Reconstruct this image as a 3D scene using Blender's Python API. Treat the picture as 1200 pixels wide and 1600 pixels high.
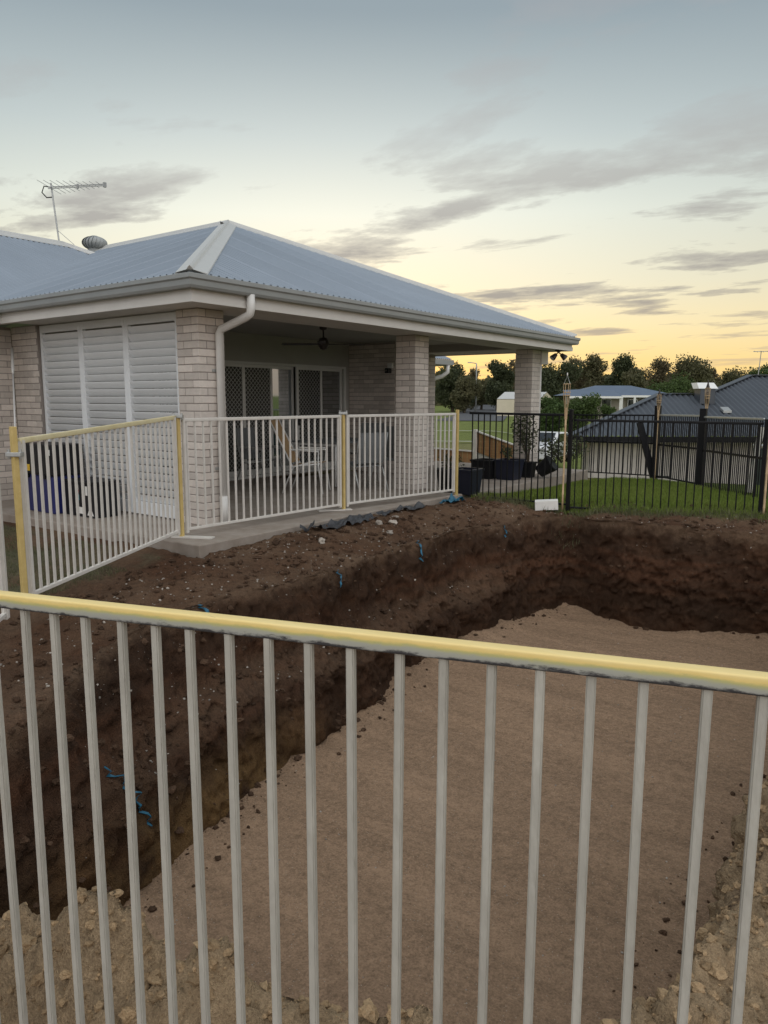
import bpy, bmesh, math, random
from mathutils import Vector, Matrix, noise
random.seed(11)
R = math.radians
scene = bpy.context.scene
for o in list(bpy.data.objects):
    bpy.data.objects.remove(o)
COL = scene.collection

# ------------------------------------------------------------------ camera
YAW, TILT, ROLL = R(36.787), R(8.59), R(0.139)
EYE = 1.42
cd = bpy.data.cameras.new('camera')
cam = bpy.data.objects.new('camera', cd)
COL.objects.link(cam)
cd.sensor_fit = 'HORIZONTAL'
cd.sensor_width = 36.0
cd.lens = 36.0 * 1165.256 / 1200.0
cd.clip_start = 0.05
cd.clip_end = 3000
cam.matrix_world = (Matrix.Translation((0, 0, EYE)) @ Matrix.Rotation(YAW, 4, 'Z')
                    @ Matrix.Rotation(math.pi / 2 - TILT, 4, 'X') @ Matrix.Rotation(ROLL, 4, 'Z'))
scene.camera = cam
FX = Vector((-math.sin(YAW), math.cos(YAW), 0))
RX = Vector((math.cos(YAW), math.sin(YAW), 0))


def AT(r, f, z=0.0):
    """a point r metres right of, and f metres ahead of, where the photographer stood"""
    p = FX * f + RX * r
    return Vector((p.x, p.y, z))


# ------------------------------------------------------------------ exposure
scene.render.engine = 'CYCLES'
scene.view_settings.view_transform = 'Standard'
scene.view_settings.look = 'None'
scene.view_settings.gamma = 1.0
scene.view_settings.exposure = 0.5
scene.render.resolution_x = 768
scene.render.resolution_y = 1024

# ------------------------------------------------------------------ sky
world = bpy.data.worlds.new('World')
scene.world = world
world.use_nodes = True
wt = world.node_tree
wt.nodes.clear()


def wn(t, **k):
    n = wt.nodes.new(t)
    for a, b in k.items():
        setattr(n, a, b)
    return n


def wl(a, b):
    wt.links.new(a, b)


def wmath(op, a, b=None, clamp=False):
    n = wn('ShaderNodeMath', operation=op, use_clamp=clamp)
    for i, v in enumerate((a, b)):
        if v is None:
            continue
        if isinstance(v, (int, float)):
            n.inputs[i].default_value = v
        else:
            wl(v, n.inputs[i])
    return n.outputs[0]


def wmix(fac, a, b, mode='MIX'):
    n = wn('ShaderNodeMix', data_type='RGBA', blend_type=mode)
    for s, v in ((n.inputs[0], fac), (n.inputs[6], a), (n.inputs[7], b)):
        if isinstance(v, (int, float)):
            s.default_value = v
        elif isinstance(v, tuple):
            s.default_value = v + (1,)
        else:
            wl(v, s)
    return n.outputs[2]


def wramp(fac, stops):
    n = wn('ShaderNodeValToRGB')
    el = n.color_ramp.elements
    while len(el) < len(stops):
        el.new(0.5)
    for e, (p, c) in zip(el, stops):
        e.position = p
        e.color = tuple(c) + (1,)
    wl(fac, n.inputs[0])
    return n.outputs[0]


SUN_AZ = YAW + R(4)          # sunset glow is behind the house (angle CCW from +Y)
SUN_EL = R(2.0)
tc = wn('ShaderNodeTexCoord')
nrm = wn('ShaderNodeVectorMath', operation='NORMALIZE')
wl(tc.outputs['Generated'], nrm.inputs[0])
sep = wn('ShaderNodeSeparateXYZ')
wl(nrm.outputs[0], sep.inputs[0])
zc = wmath('MAXIMUM', sep.outputs[2], 0.0)
dot = wn('ShaderNodeVectorMath', operation='DOT_PRODUCT')
wl(nrm.outputs[0], dot.inputs[0])
dot.inputs[1].default_value = (-math.sin(SUN_AZ), math.cos(SUN_AZ), 0)
side = wmath('MULTIPLY_ADD', dot.outputs['Value'], 0.5)
side.node.inputs[2].default_value = 0.5
elev = wmath('DIVIDE', wmath('ARCSINE', zc), R(90))
west = wramp(elev, [(0.0, (.86, .56, .18)), (0.028, (.88, .64, .25)), (0.056, (.86, .72, .40)), (0.09, (.80, .76, .57)),
                    (0.145, (.76, .80, .71)), (0.20, (.55, .62, .61)), (0.28, (.27, .335, .37)), (1.0, (.25, .305, .345))])
east = wramp(elev, [(0.0, (.74, .50, .20)), (0.03, (.74, .56, .27)), (0.06, (.66, .57, .38)), (0.10, (.50, .49, .40)), (0.15, (.39, .43, .41)), (0.2, (.29, .34, .36)), (0.3, (.20, .255, .30)),
                    (1.0, (.24, .285, .33))])
back = wramp(elev, [(0.0, (.30, .32, .38)), (0.03, (.42, .37, .40)), (0.07, (.52, .41, .41)), (0.13, (.40, .40, .44)), (0.3, (.27, .32, .37)), (1.0, (.26, .31, .36))])
sideb = wramp(side, [(0.0, (0, 0, 0)), (0.40, (0, 0, 0)), (0.75, (1, 1, 1)), (1.0, (1, 1, 1))])
east = wmix(sideb, back, east)
sidec = wramp(side, [(0.0, (0, 0, 0)), (0.78, (0, 0, 0)), (0.86, (.12, .12, .12)), (0.95, (.60, .60, .60)), (1.0, (1, 1, 1))])
base = wmix(sidec, east, west)
sky = wn('ShaderNodeTexSky', sky_type='NISHITA')
sky.sun_disc = False
sky.sun_elevation = SUN_EL
sky.sun_rotation = -SUN_AZ
sky.altitude = 50
sky.dust_density = 2.0
nish = wmix(1.0, sky.outputs[0], (0.10, 0.10, 0.10), 'MULTIPLY')
base = wmix(0.10, base, nish)
# thin broken cloud, laid on a flat layer overhead so that it closes up towards the horizon
den = wmath('ADD', zc, 0.055)
cx = wmath('DIVIDE', sep.outputs[0], den)
cy = wmath('DIVIDE', sep.outputs[1], den)
cmb = wn('ShaderNodeCombineXYZ')
wl(cx, cmb.inputs[0])
wl(cy, cmb.inputs[1])
cmap = wn('ShaderNodeMapping')
wl(cmb.outputs[0], cmap.inputs['Vector'])
cmap.inputs['Rotation'].default_value = (0, 0, -YAW)
cmap.inputs['Scale'].default_value = (0.8, 1.3, 1)
cmap.inputs['Location'].default_value = (21.5, 17.2, 0.0)
n1 = wn('ShaderNodeTexNoise')
n1.inputs['Scale'].default_value = 1.0
n1.inputs['Detail'].default_value = 9
n1.inputs['Roughness'].default_value = 0.6
n1.inputs['Distortion'].default_value = 0.2
wl(cmap.outputs[0], n1.inputs['Vector'])
cm = wramp(n1.outputs['Fac'], [(0.0, (0, 0, 0)), (0.525, (0, 0, 0)), (0.57, (.55, .55, .55)), (0.64, (1, 1, 1))])
ccol = wramp(elev, [(0.0, (.60, .40, .22)), (0.04, (.40, .33, .25)), (0.08, (.265, .245, .23)), (0.14, (.28, .265, .255)), (0.22, (.34, .325, .32)), (0.3, (.33, .325, .34)), (1.0, (.33, .34, .36))])
cfad = wramp(elev, [(0.0, (.3, .3, .3)), (0.03, (.65, .65, .65)), (0.06, (.9, .9, .9)), (0.14, (.8, .8, .8)), (0.2, (.38, .38, .38)), (0.3, (.35, .35, .35)), (1.0, (.35, .35, .35))])
cmf = wmath('MULTIPLY', cm, cfad)
allc = wmix(cmf, base, ccol)
bg = wn('ShaderNodeBackground')
wl(allc, bg.inputs[0])
bg.inputs[1].default_value = 0.93
wo = wn('ShaderNodeOutputWorld')
wl(bg.outputs[0], wo.inputs[0])

# ------------------------------------------------------------------ added fill lamp, very soft, brightens the facades from behind the camera
sl = bpy.data.lights.new('fill_lamp', 'SUN')
fill_lamp = bpy.data.objects.new('fill_lamp', sl)
COL.objects.link(fill_lamp)
sl.energy = 1.5
sl.angle = R(120)
sl.color = (1.0, 0.97, 0.93)
SD = Vector((0.50, -0.55, 0.85)).normalized()     # direction towards the light
fill_lamp.rotation_euler = SD.to_track_quat('Z', 'Y').to_euler()

# ================================================================== helpers


class MB:
    def __init__(s):
        s.v, s.f, s.a, s.mi = [], [], [], []

    def add(s, vs, fs, m=0):
        b = len(s.v)
        s.v += [tuple(p) for p in vs]
        s.f += [tuple(b + i for i in f) for f in fs]
        s.mi += [m] * len(fs)
        return s

    def box(s, lo, hi, m=0):
        (a, b, c), (d, e, f) = lo, hi
        return s.add([(a, b, c), (d, b, c), (d, e, c), (a, e, c), (a, b, f), (d, b, f), (d, e, f), (a, e, f)],
                     [(0, 3, 2, 1), (4, 5, 6, 7), (0, 1, 5, 4), (1, 2, 6, 5), (2, 3, 7, 6), (3, 0, 4, 7)], m)

    def obox(s, c, ax, ay, az, m=0):
        c, ax, ay, az = map(Vector, (c, ax, ay, az))
        vs = [c + ax * i + ay * j + az * k for k in (-1, 1) for (i, j) in ((-1, -1), (1, -1), (1, 1), (-1, 1))]
        return s.add(vs, [(0, 3, 2, 1), (4, 5, 6, 7), (0, 1, 5, 4), (1, 2, 6, 5), (2, 3, 7, 6), (3, 0, 4, 7)], m)

    def bar(s, p, q, w, h, up=(0, 0, 1), m=0):
        p, q = Vector(p), Vector(q)
        d = (q - p)
        L = d.length
        d /= L
        up = Vector(up)
        if abs(d.dot(up)) > .98:
            up = Vector((0, 1, 0))
        x = d.cross(up).normalized()
        y = x.cross(d)
        return s.obox((p + q) / 2, x * w / 2, d * L / 2, y * h / 2, m)

    def tube(s, pts, r, n=8, cap=True, m=0):
        pts = [Vector(p) for p in pts]
        rs = r if isinstance(r, (list, tuple)) else [r] * len(pts)
        vs = []
        prev = None
        for i, p in enumerate(pts):
            d = (pts[min(i + 1, len(pts) - 1)] - pts[max(i - 1, 0)]).normalized()
            u = prev if prev is not None else (Vector((0, 0, 1)) if abs(d.z) < .9 else Vector((1, 0, 0)))
            x = (u - d * u.dot(d)).normalized()
            prev = x
            y = d.cross(x)
            for k in range(n):
                a = 2 * math.pi * k / n
                vs.append(p + (x * math.cos(a) + y * math.sin(a)) * rs[i])
        fs = []
        for i in range(len(pts) - 1):
            for k in range(n):
                a, b = i * n + k, i * n + (k + 1) % n
                fs.append((a, b, b + n, a + n))
        if cap:
            fs.append(tuple(reversed(range(n))))
            fs.append(tuple((len(pts) - 1) * n + k for k in range(n)))
        return s.add(vs, fs, m)

    def lathe(s, prof, c=(0, 0, 0), n=20, m=0):
        c = Vector(c)
        vs = [c + Vector((r * math.cos(2 * math.pi * k / n), r * math.sin(2 * math.pi * k / n), z)) for r, z in prof for k in range(n)]
        fs = [(i * n + k, i * n + (k + 1) % n, (i + 1) * n + (k + 1) % n, (i + 1) * n + k) for i in range(len(prof) - 1) for k in range(n)]
        fs.append(tuple(reversed(range(n))))
        fs.append(tuple((len(prof) - 1) * n + k for k in range(n)))
        return s.add(vs, fs, m)

    def prism(s, poly, vec, m=0):
        n = len(poly)
        v = Vector(vec)
        vs = [Vector(p) for p in poly] + [Vector(p) + v for p in poly]
        fs = [tuple(reversed(range(n))), tuple(range(n, 2 * n))] + [(i, (i + 1) % n, n + (i + 1) % n, n + i) for i in range(n)]
        return s.add(vs, fs, m)

    def sweep(s, path, prof, closed=True, m=0):
        """profile (outward, z) swept along an XY polyline, mitred; outward is to the right of travel"""
        P = [Vector((p[0], p[1], 0)) for p in path]
        n = len(prof)
        vs = []
        for i, p in enumerate(P):
            d0 = (P[i] - P[i - 1]).normalized() if i else None
            d1 = (P[i + 1] - P[i]).normalized() if i < len(P) - 1 else None
            n0 = Vector((d0.y, -d0.x, 0)) if d0 else None
            n1 = Vector((d1.y, -d1.x, 0)) if d1 else None
            if n0 and n1:
                mm = (n0 + n1).normalized()
                mm = mm / mm.dot(n0)
            else:
                mm = n0 or n1
            for o, z in prof:
                vs.append(p + mm * o + Vector((0, 0, z)))
        fs = []
        for i in range(len(P) - 1):
            for k in range(n if closed else n - 1):
                a, b = i * n + k, i * n + (k + 1) % n
                fs.append((a, b, b + n, a + n))
        if closed:
            fs.append(tuple(range(n)))
            fs.append(tuple(reversed(range((len(P) - 1) * n, len(P) * n))))
        return s.add(vs, fs, m)

    def mesh(s, name, smooth=False):
        me = bpy.data.meshes.new(name)
        me.from_pydata(s.v, [], s.f)
        me.update()
        if any(s.mi):
            me.polygons.foreach_set('material_index', s.mi)
        if smooth:
            me.polygons.foreach_set('use_smooth', [True] * len(me.polygons))
        bm = bmesh.new()
        bm.from_mesh(me)
        bmesh.ops.recalc_face_normals(bm, faces=bm.faces)
        bm.to_mesh(me)
        bm.free()
        return me

    def obj(s, name, mat, parent=None, smooth=False, bevel=0):
        me = s.mesh(name, smooth)
        for mm in (mat if isinstance(mat, (list, tuple)) else [mat]):
            me.materials.append(mm)
        o = bpy.data.objects.new(name, me)
        COL.objects.link(o)
        if bevel:
            b = o.modifiers.new('bevel', 'BEVEL')
            b.width = bevel
            b.segments = 2
            b.limit_method = 'ANGLE'
        if parent is not None:
            hang(o, parent)
        return o


def world_loc(o):
    p = Vector((0, 0, 0))
    while o is not None:
        p = p + o.location
        o = o.parent
    return p


def hang(o, parent):
    """parent o; geometry that was modelled in world coordinates stays where it is"""
    o.location = o.location - world_loc(parent)
    o.parent = parent


def inst(name, me, loc, parent=None, rot=None, scale=None):
    o = bpy.data.objects.new(name, me)
    COL.objects.link(o)
    o.location = loc
    if rot is not None:
        o.rotation_euler = rot
    if scale is not None:
        o.scale = scale
    if parent is not None:
        hang(o, parent)
    return o


def tag(o, label, cat, group=None):
    o['label'] = label
    o['category'] = cat
    if group:
        o['group'] = group
    return o


def thing(name, loc, label, cat, group=None):
    o = bpy.data.objects.new(name, None)
    o.empty_display_size = .1
    COL.objects.link(o)
    o.location = loc
    return tag(o, label, cat, group)


def struct(o):
    o['kind'] = 'structure'
    return o


def mat(name, col, rough=.6, var=.12, scale=6., bump=0., bscale=60., metal=0., rnd=0., col2=None, spec=.5, stretch=None, trans=0., alpha=1.):
    m = bpy.data.materials.new(name)
    m.use_nodes = True
    t = m.node_tree
    b = t.nodes['Principled BSDF']
    b.inputs['Roughness'].default_value = rough
    b.inputs['Metallic'].default_value = metal
    b.inputs['Specular IOR Level'].default_value = spec
    N, L = t.nodes.new, t.links.new
    tcn = N('ShaderNodeTexCoord')
    geo = N('ShaderNodeNewGeometry')
    mp = N('ShaderNodeMapping')
    L(geo.outputs['Position'], mp.inputs[0])
    if stretch:
        mp.inputs['Scale'].default_value = stretch
    nz = N('ShaderNodeTexNoise')
    nz.inputs['Scale'].default_value = scale
    nz.inputs['Detail'].default_value = 6
    nz.inputs['Roughness'].default_value = .65
    L(mp.outputs[0], nz.inputs['Vector'])
    mr = N('ShaderNodeMapRange')
    mr.inputs['From Min'].default_value = .25
    mr.inputs['From Max'].default_value = .75
    L(nz.outputs['Fac'], mr.inputs['Value'])
    mx = N('ShaderNodeMix')
    mx.data_type = 'RGBA'
    L(mr.outputs[0], mx.inputs[0])
    c2 = col2 if col2 else tuple(min(1, c * (1 + var)) for c in col)
    c1 = col if col2 else tuple(c * (1 - var) for c in col)
    mx.inputs[6].default_value = tuple(c1) + (1,)
    mx.inputs[7].default_value = tuple(c2) + (1,)
    out = mx.outputs[2]
    if rnd:
        oi = N('ShaderNodeObjectInfo')
        ad = N('ShaderNodeMath')
        ad.operation = 'ADD'
        L(oi.outputs['Random'], ad.inputs[0])
        L(geo.outputs['Random Per Island'], ad.inputs[1])
        fr = N('ShaderNodeMath')
        fr.operation = 'FRACT'
        L(ad.outputs[0], fr.inputs[0])
        m2 = N('ShaderNodeMapRange')
        m2.inputs['To Min'].default_value = 1 - rnd
        m2.inputs['To Max'].default_value = 1 + rnd
        L(fr.outputs[0], m2.inputs['Value'])
        hv = N('ShaderNodeHueSaturation')
        L(m2.outputs[0], hv.inputs['Value'])
        L(out, hv.inputs['Color'])
        out = hv.outputs[0]
    L(out, b.inputs['Base Color'])
    if bump:
        n2 = N('ShaderNodeTexNoise')
        n2.inputs['Scale'].default_value = bscale
        n2.inputs['Detail'].default_value = 5
        L(mp.outputs[0], n2.inputs['Vector'])
        bp = N('ShaderNodeBump')
        bp.inputs['Strength'].default_value = bump
        bp.inputs['Distance'].default_value = .02
        L(n2.outputs['Fac'], bp.inputs['Height'])
        L(bp.outputs[0], b.inputs['Normal'])
    if trans:
        b.inputs['Transmission Weight'].default_value = trans
    return m


M = {}
M['brick'] = mat('brick', (.62, .56, .505), .85, .10, 14, .35, 120, rnd=.17)
M['mortar'] = mat('mortar', (.30, .265, .24), .95, .12, 30, .3, 200)
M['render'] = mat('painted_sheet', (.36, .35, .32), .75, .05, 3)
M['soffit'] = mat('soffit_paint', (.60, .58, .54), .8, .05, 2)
M['fascia'] = mat('fascia_paint', (.66, .64, .60), .45, .05, 4)
M['gutter'] = mat('gutter_steel', (.30, .315, .31), .4, .08, 3)
M['pipe'] = mat('pipe_paint', (.70, .69, .66), .4, .06, 5)
M['roof'] = mat('roof_steel', (.235, .275, .325), .36, .07, 1.2, rnd=.045)
M['cap'] = mat('roof_cap_steel', (.50, .50, .48), .4, .06, 4)
M['shutter'] = mat('shutter_paint', (.76, .785, .80), .32, .04, 5)
M['concrete'] = mat('exposed_concrete', (.22, .175, .135), .9, 0, 2.6, .5, 130, col2=(.39, .345, .30))
M['white'] = mat('white_metal', (.74, .74, .72), .4, .05, 8)
M['black'] = mat('black_metal', (.007, .007, .008), .5, .2, 8, spec=.2)
M['blackp'] = mat('black_plastic', (.010, .010, .012), .5, .2, 8, spec=.3)
M['dark'] = mat('dark_bronze', (.03, .022, .018), .4, .2, 8)
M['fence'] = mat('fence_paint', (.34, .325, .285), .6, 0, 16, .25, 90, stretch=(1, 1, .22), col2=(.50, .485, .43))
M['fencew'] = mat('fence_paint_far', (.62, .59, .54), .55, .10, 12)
M['yellow'] = mat('yellow_paint', (.50, .36, .12), .5, 0, 14, .15, 60, col2=(.64, .49, .20))
M['galv'] = mat('galvanised_steel', (.42, .43, .42), .4, .2, 20, metal=.5)
M['bamboo'] = mat('bamboo', (.50, .36, .21), .6, .25, 15, stretch=(1, 1, .2))
M['timber'] = mat('timber', (.26, .135, .055), .75, .3, 6, .2, 40, rnd=.18, stretch=(.3, .3, 3))
M['navy'] = mat('navy_plastic', (.011, .014, .030), .45, .15, 6)
M['blue'] = mat('blue_plastic', (.012, .017, .11), .4, .1, 6)
M['bluetape'] = mat('blue_sheet', (.012, .10, .165), .5, .3, 20)
M['film'] = mat('black_film', (.035, .036, .04), .45, .5, 14, .4, 40)
M['tan'] = mat('tan_canvas', (.36, .235, .12), .85, .15, 20, .2, 200)
M['greyfab'] = mat('grey_sling', (.17, .18, .185), .8, .15, 20, .2, 200)
M['alum'] = mat('door_frame', (.60, .60, .57), .4, .05, 5)
M['interior'] = mat('room_paint', (.32, .28, .21), .8, .1, 2)
M['mesh'] = mat('security_mesh', (.02, .02, .02), .5, .1, 5)
M['nroof'] = mat('dark_roof_steel', (.060, .068, .080), .45, .12, .6)
M['nwall'] = mat('neighbour_render', (.50, .465, .43), .85, .18, 3, .2, 30)
M['froof'] = mat('far_roof_tiles', (.10, .135, .19), .6, .12, .8)
M['fwall'] = mat('far_wall', (.36, .33, .28), .85, .1, 1)
M['cream'] = mat('cream_steel', (.60, .54, .40), .6, .06, 1)
M['asphalt'] = mat('asphalt', (.075, .078, .085), .9, .2, 1.5)
M['kerb'] = mat('kerb_concrete', (.42, .41, .37), .9, .1, 2)
M['bark'] = mat('bark', (.085, .065, .045), .9, .3, 3)
M['red'] = mat('pink_plastic', (.65, .08, .20), .5, .1, 5)
M['carpaint'] = mat('white_car_paint', (.74, .75, .76), .25, .03, 2)
M['pane'] = mat('dark_glass', (.012, .014, .016), .06, .1, 1, spec=1.0)
M['mirror'] = mat('tinted_reflective_glass', (.42, .45, .47), .03, .02, 1, metal=1.0)
M['rubber'] = mat('rubber', (.015, .015, .015), .85, .1, 9)
M['labelw'] = mat('paper_label', (.75, .74, .70), .6, .05, 9)
M['labely'] = mat('yellow_label', (.75, .48, .04), .5, .05, 9)
M['teal'] = mat('teal_label', (.16, .42, .46), .5, .05, 9)
M['redlabel'] = mat('red_label', (.55, .04, .04), .5, .05, 9)
M['glow'] = mat('tail_lamp', (.45, .03, .02), .3, .05, 9)


def leafmat(name, c, c2, rnd=.25):
    m = mat(name, c, .6, 0, .5, rnd=rnd, col2=c2)
    b = m.node_tree.nodes['Principled BSDF']
    b.inputs['Specular IOR Level'].default_value = .25
    t = m.node_tree
    tr = t.nodes.new('ShaderNodeBsdfTranslucent')
    src = b.inputs['Base Color'].links[0].from_socket
    t.links.new(src, tr.inputs[0])
    ms = t.nodes.new('ShaderNodeMixShader')
    ms.inputs[0].default_value = .3
    t.links.new(b.outputs[0], ms.inputs[1])
    t.links.new(tr.outputs[0], ms.inputs[2])
    t.links.new(ms.outputs[0], t.nodes['Material Output'].inputs[0])
    return m


M['grass'] = leafmat('grass_blade', (.15, .215, .034), (.205, .25, .055), .4)
M['drygrass'] = leafmat('dull_grass', (.10, .115, .055), (.16, .145, .08), .3)
M['leafA'] = leafmat('leaf_dark', (.05, .064, .032), (.085, .096, .046))
M['leafB'] = leafmat('leaf_olive', (.09, .094, .046), (.14, .128, .066))
M['leafC'] = leafmat('leaf_green', (.055, .095, .028), (.10, .14, .045))
M['leafD'] = leafmat('leaf_bronze', (.115, .098, .055), (.165, .135, .078))

# ================================================================== terrain
PIT_Z = -1.47


def interp(x, xs, ys):
    if x <= xs[0]:
        return ys[0]
    for i in range(1, len(xs)):
        if x <= xs[i]:
            t = (x - xs[i - 1]) / (xs[i] - xs[i - 1])
            return ys[i - 1] + (ys[i] - ys[i - 1]) * t
    return ys[-1]


def smooth(a, b, x):
    t = max(0., min(1., (x - a) / (b - a)))
    return t * t * (3 - 2 * t)


def G(x, y):
    """height of the natural ground"""
    f = FX.x * x + FX.y * y
    r = RX.x * x + RX.y * y
    d = math.hypot(x, y)
    near = interp(y, (0.6, 1.1, 2.2, 4.2, 6, 9.6, 12), (-.56, -.48, -.34, -.11, -.055, -.06, -.08))
    sf = -.310 * (x + 1.872) + .951 * (y - .938)        # distance beyond the foreground fence
    if sf < .8 and d < 6:
        near = min(near, interp(sf, (.05, .2, .5, .8), (-.80, -.68, -.54, -.42)))
    if d < 11:
        return near
    left = interp(d, (11, 14, 18, 30, 60, 100, 160, 400, 900), (-.1, -.12, -.42, -.6, -.8, -.7, -.2, 2.0, 5.0))
    right = interp(d, (11, 13, 17.6, 20, 32, 60, 90, 160, 400, 900), (-.1, -.2, -.34, -2.2, -2.3, -1.8, -.9, -.2, 2.0, 5.0))
    phi = math.degrees(math.atan2(r, f))
    w = smooth(8, 15, phi) * (1 - smooth(60, 90, phi)) if f > 0 else 0
    g = left + (right - left) * w
    k = smooth(11, 12.5, d)
    return near + (g - near) * k


# floor outline, counter-clockwise
OUT = [(-3.2, 1.12), (-2.4, 1.30), (-1.45, 1.62), (-.86, 1.85), (-.70, 2.7), (-.76, 4.0), (-.70, 5.5), (-.74, 7.5), (-.82, 9.2), (-1.15, 9.62),
       (-1.9, 9.60), (-2.7, 9.32), (-3.35, 9.42), (-3.9, 9.62), (-4.15, 9.25), (-4.28, 8.3), (-4.38, 7.2), (-4.30, 6.4), (-4.08, 5.2), (-3.98, 4.2),
       (-3.80, 3.2), (-3.55, 2.3), (-3.42, 1.5)]


def catmull(P, n):
    m = len(P)
    raw = []
    for i in range(m):
        p0, p1, p2, p3 = (Vector(P[(i + k - 1) % m]) for k in range(4))
        for j in range(40):
            t = j / 40
            raw.append(.5 * ((2 * p1) + (p2 - p0) * t + (2 * p0 - 5 * p1 + 4 * p2 - p3) * t * t + (3 * p1 - p0 - 3 * p2 + p3) * t ** 3))
    acc = [0.]
    for i in range(len(raw)):
        acc.append(acc[-1] + (raw[(i + 1) % len(raw)] - raw[i]).length)
    L = acc[-1]
    out = []
    k = 0
    for j in range(n):
        s = L * j / n
        while acc[k + 1] < s:
            k += 1
        t = (s - acc[k]) / max(1e-9, acc[k + 1] - acc[k])
        out.append(raw[k].lerp(raw[(k + 1) % len(raw)], t))
    return out


NU = 1500
loop = catmull(OUT, NU)


def fbm(p, s, o=4, h=.9):
    return noise.fractal(Vector(p) * s, h, 2.0, o)


rows_t = [i / 62 for i in range(63)]
ds = [0.022 * i for i in range(1, 56)]
d = ds[-1]
st = .03
while d < 900:
    st *= 1.125
    d += st
    ds.append(d)
verts, cols = [], []
LOAM = Vector((.098, .050, .028))
LOAM2 = Vector((.050, .029, .018))
RED = Vector((.118, .053, .029))
TOPSOIL = Vector((.170, .110, .070))
CLAY = Vector((.43, .31, .19))
OCHRE = Vector((.235, .14, .055))
GRASS = Vector((.11, .15, .03))
FIELD = Vector((.15, .18, .05))
DULL = Vector((.12, .115, .07))
info = []
for p in loop:
    cyy = max(3.4, min(7.9, p.y))
    c = Vector((-2.45, cyy))
    dr = (p - c).normalized()
    lw = max(0, -dr.x) ** 1.0
    fw = max(0, dr.y)
    rw = max(0, dr.x)
    nw = max(0, -dr.y)
    tot = lw + fw + rw + nw
    # how far the wall leans back, and where the rim lies
    wl_ = interp(p.y, (1.6, 2.2, 3.8, 5.2, 7, 9.6), (.95, .90, .62, .50, .38, .36))
    run = (lw * wl_ + fw * .34 + rw * .30 + nw * .16) / tot
    zr = (lw * -.20 + fw * -.17 + rw * -.30 + nw * -.44) / tot
    s = noise.noise(Vector((p.x * 1.1, p.y * 1.1, 3.3)))
    run *= 1 + .35 * s
    zr += .05 * noise.noise(Vector((p.x * 2.0, p.y * 2.0, 9.1)))
    info.append((p, dr, run, zr, lw / tot, fw / tot, rw / tot, nw / tot))

# wall rows
for t in rows_t:
    for (p, dr, run, zr, lw, fw, rw, nw) in info:
        # stepped cut on the left, plain cut elsewhere
        bench = .46 + .10 * noise.noise(Vector((p.y * .7, p.x * .7, 1.7)))
        if t < .42:
            a = t / .42
            h1, v1 = .16 * a ** 1.5, bench * .9 * a
        elif t < .66:
            a = (t - .42) / .24
            h1, v1 = .16 + .56 * a, bench * .9 + .16 * a
        else:
            a = (t - .66) / .34
            h1, v1 = .72 + .28 * a, (bench * .9 + .16) + (1 - bench * .9 - .16) * math.sin(a * math.pi / 2)
        h2, v2 = t ** 1.6, t
        k = lw * smooth(9.4, 8.0, p.y)
        k = k * .9
        hh, vv = h2 + (h1 - h2) * k, v2 + (v1 - v2) * k
        x = p.x + dr.x * run * hh
        y = p.y + dr.y * run * hh
        z = PIT_Z - .06 + (zr - PIT_Z + .06) * vv
        q = Vector((x, y, z))
        w = math.sin(math.pi * min(1, t * 1.02)) ** .4 if t < .985 else .55
        w *= smooth(0, .06, t)
        f1 = fbm(q, 1.6, 3)
        f2 = fbm(q + Vector((7, 1, 3)), 6.0, 4)
        f3 = abs(fbm(q + Vector((1, 9, 4)), 15, 3))
        f4 = abs(fbm(q + Vector((11, 2, 6)), 4.2, 4))
        f5 = abs(fbm(Vector((q.x * 11, q.y * 11, q.z * 3.2)), 1.0, 3))
        amp = w * (.10 * f1 + .060 * f2 + .040 * (f3 - .3) + .075 * (f4 - .3) + .03 * (f5 - .3))
        x += dr.x * amp
        y += dr.y * amp
        z += w * (.040 * fbm(q + Vector((3, 3, 8)), 5.0, 4) + .012 * f3)
        verts.append((x, y, z))
        g1 = .5 + .5 * max(-1, min(1, fbm(q, 2.2, 4)))
        c = LOAM.lerp(LOAM2, g1)
        lay = z + .10 * f1 + .03 * noise.noise(Vector((x * 3, y * 3, 1)))
        c = c.lerp(RED, .55 * smooth(-.48, -.62, lay) * smooth(-1.05, -.85, lay))
        c = c.lerp(LOAM2, .6 * smooth(.35, .6, .5 + .5 * noise.noise(Vector((x * .8, y * .8, z * 16)))))
        oc = lw * smooth(-.85, -1.35, z + .18 * f1) * smooth(.15, .6, .5 + .5 * fbm(q + Vector((5, 5, 5)), 2.5, 3)) * smooth(4.9, 3.2, y)
        c = c.lerp(OCHRE, .85 * oc)
        c = c.lerp(CLAY, smooth(.25, .55, rw + nw + .12 * f1) * smooth(7.8, 5.4, y) * smooth(-3.0, -2.5, x))
        c = c.lerp(TOPSOIL, .75 * smooth(.84, 1.0, t + .10 * f2))
        c = c.lerp(TOPSOIL, .45 * k * smooth(.40, .5, t) * smooth(.74, .62, t))
        cols.append(c)
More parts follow.
